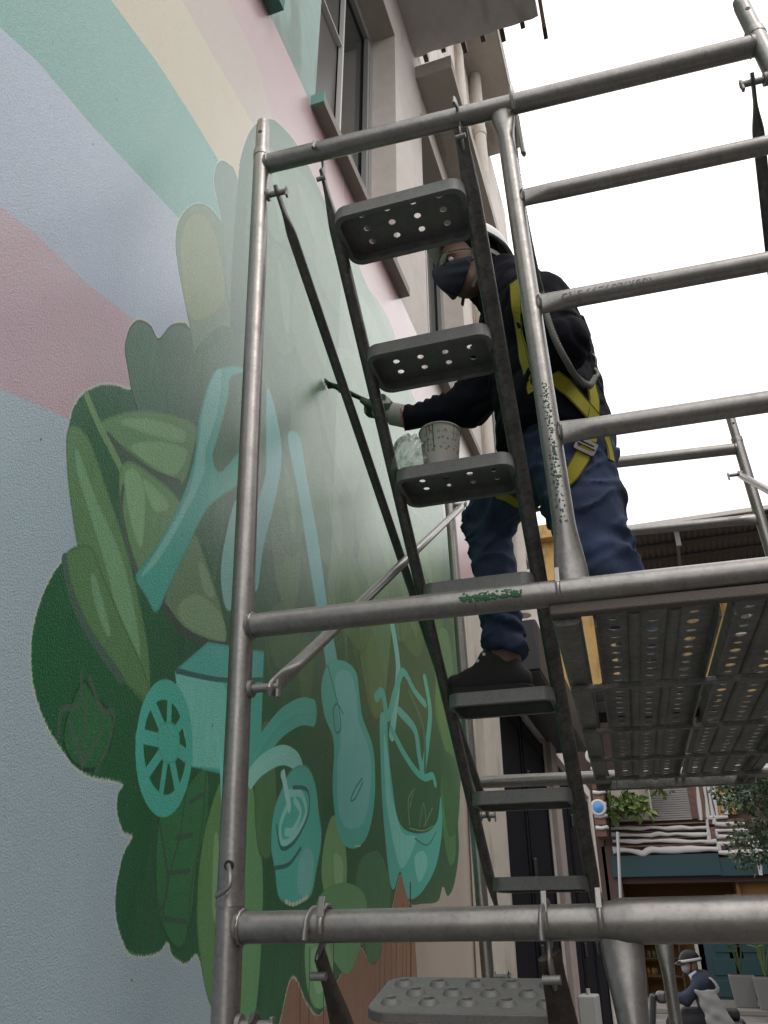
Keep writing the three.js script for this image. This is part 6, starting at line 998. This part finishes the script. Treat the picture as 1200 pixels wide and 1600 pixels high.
  part('room', [box(5.0, .1, FZ - .6, 7, 3.6, .1), box(-.3, .1, FZ - 3.2, 3.6, 4.0, .1), box(-2.0, .1, FZ - 1.8, .1, 4.0, 2.8), box(1.5, .1, FZ - 1.8, .1, 4.0, 2.8), box(-.3, 2.0, FZ - 1.7, 3.6, .1, 3)], M([.22, .11, .035], .85), t);
  { const sh = M([.16, .10, .06], .7); for (const y of [-1.1, -.6, -.1, .35]) part('shelf', box(-1.1, y, FZ - 2.7, 1.2, .05, .5, .01), sh, t); part('shelf', [box(-1.68, -.5, FZ - 2.7, .05, 2.3, .5), box(-.52, -.5, FZ - 2.7, .05, 2.3, .5)], sh, t); for (let i = 0; i < 14; i++) part('goods', placed(lathe([[0, 0], [.06 + .03 * rnd(), 0], [.07, .12], [.04, .2], [0, .21]], 12), V(-1.6 + 1.0 * rnd(), [-1.07, -.57, -.07, .38][i % 4], FZ - 2.6), V(0, 1, 0)), M([.3 * rnd() + .08, .2 * rnd() + .06, .10 * rnd()], .6), t); }
}
// yellow building rising behind, with a corrugated eave
{
  const t = thing('yellow_building', 'tall plain yellow building rising behind the walkway', 'building', V(2, -EYE, -30.5)), y = plain([.50, .31, .10], .004), yd = plain([.42, .25, .075], .003);
  part('wall', box(4, 9.9, -30.4, 16, 6.0, 3.2), y, t);
  for (const x of [-3.5, -2.9, -.6, 1.4, 2.6, 7]) part('pilaster', box(x, 9.5, -28.72, .28, 5.0, .2, .02), yd, t);
  part('cornice', [box(-2.9, 14.2, -28.65, 2.4, .6, .5, .03)], y, t); part('wall', box(-2.9, 13.4, -30.25, 2.3, 2.4, 2.8), y, t); part('cornice', [box(4, 7.15, -28.68, 16.2, .3, .35, .03)], yd, t);
  for (const x of [3.6, 5.8]) { const w = part('window', box(x, 10.2, -28.79, 1.2, 1.8, .06, .01), M([.5, .47, .42], .5), t); part('pane', box(x - .28, 10.2, -28.75, .5, 1.6, .03), glass, w); part('pane', box(x + .28, 10.2, -28.75, .5, 1.6, .03), glass, w); }
  // eave of corrugated sheet on purlins
  const g = new THREE.PlaneGeometry(13, 3.6, 260, 2), p = g.attributes.position; for (let i = 0; i < p.count; i++) p.setZ(i, .045 * Math.sin(p.getX(i) * 2 * Math.PI / .2)); g.computeVertexNormals(); metreUV(g);
  const sheetMat = M([.10, .088, .088], .7, .1, { side: THREE.DoubleSide }), tilt = -.14;
  const e = part('eave', [g.rotateX(-Math.PI / 2 + tilt).translate(5.4, 11.95, -26.9)], sheetMat, t, 'dark corrugated eave seen from below');
  for (const z of [-25.4, -26.3, -27.2, -28.1]) part('purlin', box(5.4, 11.84 - (z + 26.9) * tilt, z, 13, .10, .16, .01), M([.05, .043, .043], .7), e);
  for (const x of [1.55, 6.2]) part('bracket', [box(x, 11.9, -25.5, .16, .9, .14, .01), bar(V(x, 10.9, -28.6), V(x, 11.9, -25.5), .1, .1)], M([.16, .15, .15], .5, .3), e);
  part('gutter', box(5.4, 12.2, -25.08, 13, .16, .10, .02), M([.50, .48, .44], .5), e);
}
// foliage helper: many small curved leaves
function leaves(n, place, size, tones) {
  const pos = [], nor = [], col = [], idx = [];
  for (let i = 0; i < n; i++) {
    const [c, out] = place(i), s = size * (.6 + .8 * rnd()), d = V(rnd() - .5, rnd() - .6, rnd() - .5).normalize().lerp(out, .4).normalize(), u = d.clone().cross(V(rnd() - .5, rnd() - .5, rnd() - .5)).normalize(), nn = u.clone().cross(d).normalize(), k = tones[Math.floor(rnd() * tones.length)], v = .75 + .5 * rnd(), b = pos.length / 3;
    for (const [a, w, h] of [[0, 0, 0], [.4, .28, .04], [.4, -.28, .04], [1, 0, -.10]]) { const q = c.clone().addScaledVector(d, a * s).addScaledVector(u, w * s).addScaledVector(nn, h * s); pos.push(q.x, q.y, q.z); nor.push(nn.x, nn.y, nn.z); col.push(k[0] * v, k[1] * v, k[2] * v); }
    idx.push(b, b + 1, b + 2, b + 1, b + 3, b + 2);
  }
  const g = new THREE.BufferGeometry(); g.setAttribute('position', new THREE.Float32BufferAttribute(pos, 3)); g.setAttribute('normal', new THREE.Float32BufferAttribute(nor, 3)); g.setAttribute('color', new THREE.Float32BufferAttribute(col, 3)); g.setIndex(idx); return g;
}
const leafMat = new THREE.MeshPhysicalMaterial({ vertexColors: true, roughness: .55, side: THREE.DoubleSide });
const bark = M([.09, .065, .05], .9, 0, { bumpMap: rep(T.grain, 5), bumpScale: .006 });
{ // street tree at the right edge
  const z = -13, c = atZ(1256, 1258, z), t = thing('tree', 'dark green street tree reaching in at the right edge over the shop front', 'tree', V(c.x, -EYE, z));
  const limbs = []; const tips = [];
  for (let i = 0; i < 34; i++) { const a = rnd() * 6.283, e = (rnd() - .45) * 1.9, r = .62 + .6 * rnd(), q = c.clone().add(V(Math.cos(a) * Math.cos(e) * r * 1.0, Math.sin(e) * r * .85 + .1, Math.sin(a) * Math.cos(e) * r * 1.0)); tips.push(q); const s = V(c.x, c.y - .75 + .3 * rnd(), z); limbs.push(tube([s, s.clone().lerp(q, .5).add(V(.1 * (rnd() - .5), .12, .1 * (rnd() - .5))), q], (l, L) => { const k = lerp(.03, .006, l / L); return [k, k]; }, { step: .15, rad: 7 })); }
  part('trunk', [tube([V(c.x + .12, -EYE, z + .1), V(c.x + .04, -.9, z), V(c.x, c.y - .6, z)], (l, L) => { const k = lerp(.13, .08, l / L); return [k, k]; }, { step: .2 }), ...limbs], bark, t);
  part('crown', leaves(7600, () => { const k = tips[Math.floor(rnd() * tips.length)], o = V(rnd() - .5, rnd() - .5, rnd() - .5).normalize().multiplyScalar(.30 * Math.cbrt(rnd())); return [k.clone().add(o), o.clone().normalize()]; }, .075, [[.026, .056, .022], [.018, .044, .018], [.036, .07, .024], [.07, .10, .035]]), leafMat, t);
}
const plantAt = (name, label, spots, z, n, size, tones, pot) => {
  const b = F(spots[0][0], spots[0][1], z), t = thing(name, label, 'plant', b), P = spots.map(([x, y]) => F(x, y, z));
  part('stem', P.slice(1).map((p) => tube([P[0], P[0].clone().lerp(p, .5).add(V(0, .08, .05)), p], .014, { step: .1, rad: 6 })), bark, t);
  part('foliage', leaves(n, () => { const k = P[1 + Math.floor(rnd() * (P.length - 1))], o = V(rnd() - .5, rnd() - .5, rnd() - .5).normalize().multiplyScalar(.22 * Math.cbrt(rnd())); return [k.clone().add(o), o]; }, size, tones), leafMat, t); return t;
};
plantAt('window_plant', 'leafy green plant hanging over the beige air conditioner', [[975, 1276], [955, 1262], [962, 1250], [978, 1243], [990, 1250], [1002, 1256], [1012, 1262], [960, 1272], [998, 1272], [984, 1256], [972, 1258]], FZ + .75, 260, .26, [[.10, .15, .03], [.06, .10, .03], [.14, .18, .05]]);
plantAt('window_plant', 'yellow-green sprig arching over the grey blind', [[1004, 1214], [1002, 1216], [1022, 1222], [1030, 1230], [1038, 1238]], FZ + .75, 60, .26, [[.16, .20, .04], [.12, .16, .04]]);
// potted plants by the teal doors
function pottedPlant(label, px, py, w, h, fronds, tone) {
  const b = atY(px, py, -EYE + .12), t = thing('potted_plant', label, 'potted plant', b, 'potted plants by the teal doors'), q = placed;
  const g = new RoundedBoxGeometry(w, h, w, 2, .02), p = g.attributes.position; for (let i = 0; i < p.count; i++) { const k = .82 + .2 * (p.getY(i) / h + .5); p.setX(i, p.getX(i) * k); p.setZ(i, p.getZ(i) * k); } g.computeVertexNormals();
  part('pot', g.translate(b.x, b.y + h / 2, b.z), M([.14, .135, .13], .7), t); part('soil', box(b.x, b.y + h + .002, b.z, w * .8, .02, w * .8), M([.05, .035, .025], .9), t);
  const parts = []; for (let i = 0; i < fronds; i++) { const a = i / fronds * 6.283 + rnd(), r = .45 + .5 * rnd(), y = 1.0 + .9 * rnd(), s = V(b.x, b.y + h, b.z), m = s.clone().add(V(Math.cos(a) * r * .35, y * .75, Math.sin(a) * r * .35)), e = s.clone().add(V(Math.cos(a) * r, y, Math.sin(a) * r)), e2 = e.clone().add(V(Math.cos(a) * .25, -.22, Math.sin(a) * .25)); parts.push(tube([s, m, e, e2], .012, { step: .1, rad: 5 })); const c = new THREE.CatmullRomCurve3([s, m, e, e2]); for (let k = 0; k < 16; k++) { const u = .35 + .65 * k / 16, o = c.getPointAt(u), tg = c.getTangentAt(u), sd = tg.clone().cross(V(0, 1, 0)).normalize(); for (const sg of [1, -1]) { const tip = o.clone().addScaledVector(sd, sg * .26).addScaledVector(tg, .14).add(V(0, -.08, 0)); parts.push(tube([o, o.clone().lerp(tip, .5).add(V(0, .02, 0)), tip], (l, L) => { const kk = .022 * Math.sin(Math.PI * clamp(l / L, .05, .95)); return [kk, kk * .2]; }, { step: .1, rad: 5 })); } } }
  part('fronds', parts, M(tone, .6), t);
}
pottedPlant('square grey pot with a small palm in front of the teal doors', 1167, 1574, .62, .72, 7, [.055, .085, .03]);
pottedPlant('grey pot with a taller yellow-green palm at the right edge', 1206, 1578, .6, .7, 9, [.10, .13, .03]);
{ // meter box on the ground by the dark shopfront
  const b = atX(922, 1600, -.62), t = thing('meter_box', 'pale grey metal box standing on a post by the dark shopfront', 'utility box', V(b.x, -EYE, b.z)); const c = atX(922, 1580, -.62);
  part('case', [box(c.x, c.y, c.z, .10, .16, .22, .01)], M([.40, .40, .39], .5), t); part('post', tube([V(c.x, -EYE, c.z), V(c.x, c.y - .06, c.z)], .03), M([.3, .3, .3], .5), t); part('lock', tube([V(c.x + .0, c.y + .075, c.z), V(c.x + .0, c.y + .11, c.z)], .012), M([.4, .4, .39], .5), t);
}
// rider waiting on a scooter
{
  const z = -14, A = (x, y, dz = 0) => atZ(x, y, z + dz), t = thing('person', 'person in a dark helmet and navy jacket with a grey bag, sitting on a scooter', 'person', V(A(1090, 1580).x, -EYE + .75, z));
  const head = A(1077, 1506), neck = A(1085, 1524), sh = A(1098, 1535), waist = A(1108, 1576), hip = A(1104, 1592), el = A(1072, 1563, .22), hand = A(1044, 1557, .22), knee = hip.clone().add(V(-.46, -.06, .12)), foot = knee.clone().add(V(-.02, -.42, 0));
  const sk = M([.32, .19, .13], .6), navy = M([.014, .020, .042], .85), trousers = M([.018, .018, .022], .85);
  const el2 = (c, r) => (x, y, zz) => { const q = Math.hypot((x - c.x) / r[0], (y - c.y) / r[1], (zz - c.z) / r[2]); return (q - 1) * Math.min(...r); };
  const body = blend([el2(head, [.10, .125, .08]), el2(head.clone().add(V(-.09, -.03, 0)), [.03, .03, .02]), capsule(neck, sh, .055, .09), capsule(sh, waist, .13, .12), capsule(waist, hip, .12, .12), capsule(sh.clone().add(V(-.02, 0, .16)), el, .05, .042), capsule(el, hand, .042, .03), capsule(sh.clone().add(V(-.02, 0, -.16)), el.clone().add(V(0, 0, -.44)), .05, .042), capsule(el.clone().add(V(0, 0, -.44)), hand.clone().add(V(0, 0, -.44)), .042, .03), ...[1, -1].flatMap((s) => [capsule(hip.clone().add(V(0, 0, .09 * s)), knee.clone().add(V(0, 0, s > 0 ? 0 : -.24)), .08, .06), capsule(knee.clone().add(V(0, 0, s > 0 ? 0 : -.24)), foot.clone().add(V(0, 0, s > 0 ? 0 : -.24)), .06, .045)])], .03);
  part('body', surface(body, V(hand.x - .15, foot.y - .1, z - .5), V(hip.x + .3, head.y + .2, z + .5), .022), sk, t);
  part('jacket', surface((x, y, zz) => Math.max(blend([capsule(sh, waist, .165, .15), capsule(sh.clone().add(V(0, 0, .11)), waist.clone().add(V(0, 0, .06)), .12, .12), capsule(sh.clone().add(V(0, 0, -.11)), waist.clone().add(V(0, 0, -.06)), .12, .12), capsule(sh.clone().add(V(-.02, 0, .16)), el, .085, .07), capsule(el, hand.clone().lerp(el, .2), .07, .052), capsule(sh.clone().add(V(-.02, 0, -.16)), el.clone().add(V(0, 0, -.44)), .085, .07), capsule(el.clone().add(V(0, 0, -.44)), hand.clone().lerp(el, .2).add(V(0, 0, -.44)), .07, .052), capsule(neck, sh, .075, .12)], .05)(x, y, zz) + .012 * perlin.noise(x * 9, y * 9, zz * 9), waist.y - .10 - y), V(hand.x - .1, waist.y - .2, z - .5), V(hip.x + .3, neck.y + .15, z + .5), .02), navy, t);
  part('collar', tube([neck.clone().add(V(-.06, -.03, .06)), neck.clone().add(V(.03, .02, .09)), neck.clone().add(V(.07, .03, 0))], () => [.045, .014], { step: .02 }), M([.45, .47, .52], .8), t);
  part('trousers', surface(blend([capsule(waist, hip, .14, .15), ...[0, -.24].flatMap((s, i) => [capsule(hip.clone().add(V(0, 0, i ? -.09 : .09)), knee.clone().add(V(0, 0, s)), .105, .085), capsule(knee.clone().add(V(0, 0, s)), foot.clone().add(V(0, .06, s)), .085, .07)])], .04), V(knee.x - .2, foot.y - .1, z - .5), V(hip.x + .3, waist.y + .1, z + .5), .022), trousers, t);
  part('shoe', [0, -.24].map((s) => new RoundedBoxGeometry(.28, .09, .1, 3, .04).translate(foot.x - .06, foot.y - .05, foot.z + s)), M([.02, .02, .02], .6), t);
  const hc = head.clone().add(V(.015, .05, 0)); { const g = new THREE.SphereGeometry(.145, 26, 14, 0, 6.2832, 0, 1.72); part('helmet', g.scale(1.05, 1, .95).rotateZ(.12).translate(hc.x, hc.y - .01, hc.z), new THREE.MeshPhysicalMaterial({ color: new THREE.Color().setRGB(.008, .008, .011), roughness: .5, specularIntensity: .4 }), t); part('helmet_band', [new THREE.TorusGeometry(.147, .012, 8, 40).rotateX(Math.PI / 2).scale(1.05, 1.6, .95).rotateZ(.14).translate(hc.x, hc.y - .005, hc.z)], M([.42, .42, .44], .4), t); part('visor', [tube([hc.clone().add(V(-.13, -.03, .10)), hc.clone().add(V(-.17, -.05, 0)), hc.clone().add(V(-.13, -.03, -.10))], () => [.02, .05], { step: .02 })], M([.02, .02, .025], .3), t); }
  part('chin_strap', tube([head.clone().add(V(.03, .03, .09)), head.clone().add(V(.0, -.10, .07)), head.clone().add(V(-.05, -.14, 0))], .012, { step: .02, rad: 6 }), M([.03, .015, .012], .7), t);
  part('face_mask', surface((x, y, zz) => Math.max(el2(head.clone().add(V(-.045, -.05, 0)), [.075, .075, .075])(x, y, zz), y - head.y + .01), head.clone().add(V(-.16, -.16, -.12)), head.clone().add(V(.08, .04, .12)), .012), M([.30, .31, .33], .9), t);
  // bag slung at the back
  const bag = thing('shoulder_bag', 'light grey bag slung at the back of the scooter rider', 'bag', A(1118, 1580, .2)), bc = A(1116, 1578, .22);
  part('pouch', surface((x, y, zz) => { const a = x - bc.x, b = y - bc.y, q = Math.max(Math.abs(a + .35 * b) - .13 + .10 * b, Math.abs(b) - .21, Math.abs(zz - bc.z) - .06); return q - .03 + .005 * Math.sin(b * 40 + a * 20) + .02 * perlin.noise(x * 8, y * 8, zz * 8); }, bc.clone().add(V(-.4, -.35, -.16)), bc.clone().add(V(.4, .35, .16)), .02), M([.24, .24, .235], .85), bag);
  part('strap', tube([bc.clone().add(V(.03, .2, .02)), A(1122, 1545, .2), A(1112, 1530, .16), A(1098, 1524, .1)], () => [.03, .008], { step: .04 }), M([.24, .24, .235], .85), bag);
  // scooter
  const sc = thing('scooter', 'dark motor scooter with a chrome mirror, carrying the rider in the navy jacket', 'scooter', V(hip.x - .35, -EYE, z)), sx = hip.x, bodyM = M([.03, .03, .034], .3), chrome = M([.6, .6, .6], .2, .9), gy = -EYE;
  for (const dx of [.28, -1.0]) { const w = part('wheel', new THREE.TorusGeometry(.20, .055, 12, 30).translate(sx + dx, gy + .255, z), M([.02, .02, .02], .8), sc); part('rim', [new THREE.TorusGeometry(.14, .016, 8, 24).translate(sx + dx, gy + .255, z), ...[0, 1, 2].map((k) => tube([V(sx + dx, gy + .255, z), V(sx + dx + .14 * Math.cos(k * 2.1), gy + .255 + .14 * Math.sin(k * 2.1), z)], .012))], chrome, w); }
  part('seat', new RoundedBoxGeometry(.78, .13, .28, 3, .05).translate(sx + .06, gy + .76, z), M([.015, .015, .016], .6), sc);
  part('body_shell', [new RoundedBoxGeometry(.80, .30, .26, 4, .1).translate(sx + .12, gy + .56, z), new RoundedBoxGeometry(.55, .08, .3, 3, .03).translate(sx - .52, gy + .32, z), bar(V(sx - .80, gy + .30, z), V(sx - .68, gy + .98, z), .34, .09, V(1, 0, 0), .03)], bodyM, sc);
  part('front_fork', [tube([V(sx - 1.0, gy + .255, z + .08), V(sx - .80, gy + .80, z + .05)], .022), tube([V(sx - 1.0, gy + .255, z - .08), V(sx - .80, gy + .80, z - .05)], .022)], chrome, sc);
  part('handlebar', tube([V(hand.x + .02, hand.y, z + .3), V(hand.x - .03, hand.y + .04, z + .12), V(hand.x - .05, hand.y + .02, z), V(hand.x - .03, hand.y + .04, z - .12), V(hand.x + .02, hand.y, z - .3)], .017, { step: .04 }), bodyM, sc);
  part('headlight', new RoundedBoxGeometry(.16, .16, .2, 4, .06).translate(hand.x - .1, hand.y - .02, z), M([.10, .10, .10], .3, .2), sc);
  const mr = A(1050, 1546, .3); part('mirror', [tube([V(hand.x, hand.y + .02, z + .25), mr], .008), new THREE.SphereGeometry(.055, 14, 10).scale(.4, .75, 1.1).translate(mr.x, mr.y + .03, mr.z)], chrome, sc);
  part('fender', new THREE.TorusGeometry(.27, .05, 8, 20, 2.4).rotateZ(.4).translate(sx - 1.0, gy + .255, z), bodyM, sc);
}

scene.traverse((o) => { if (o.isMesh) { o.castShadow = true; o.receiveShadow = true; } });
renderer.render(scene, camera);
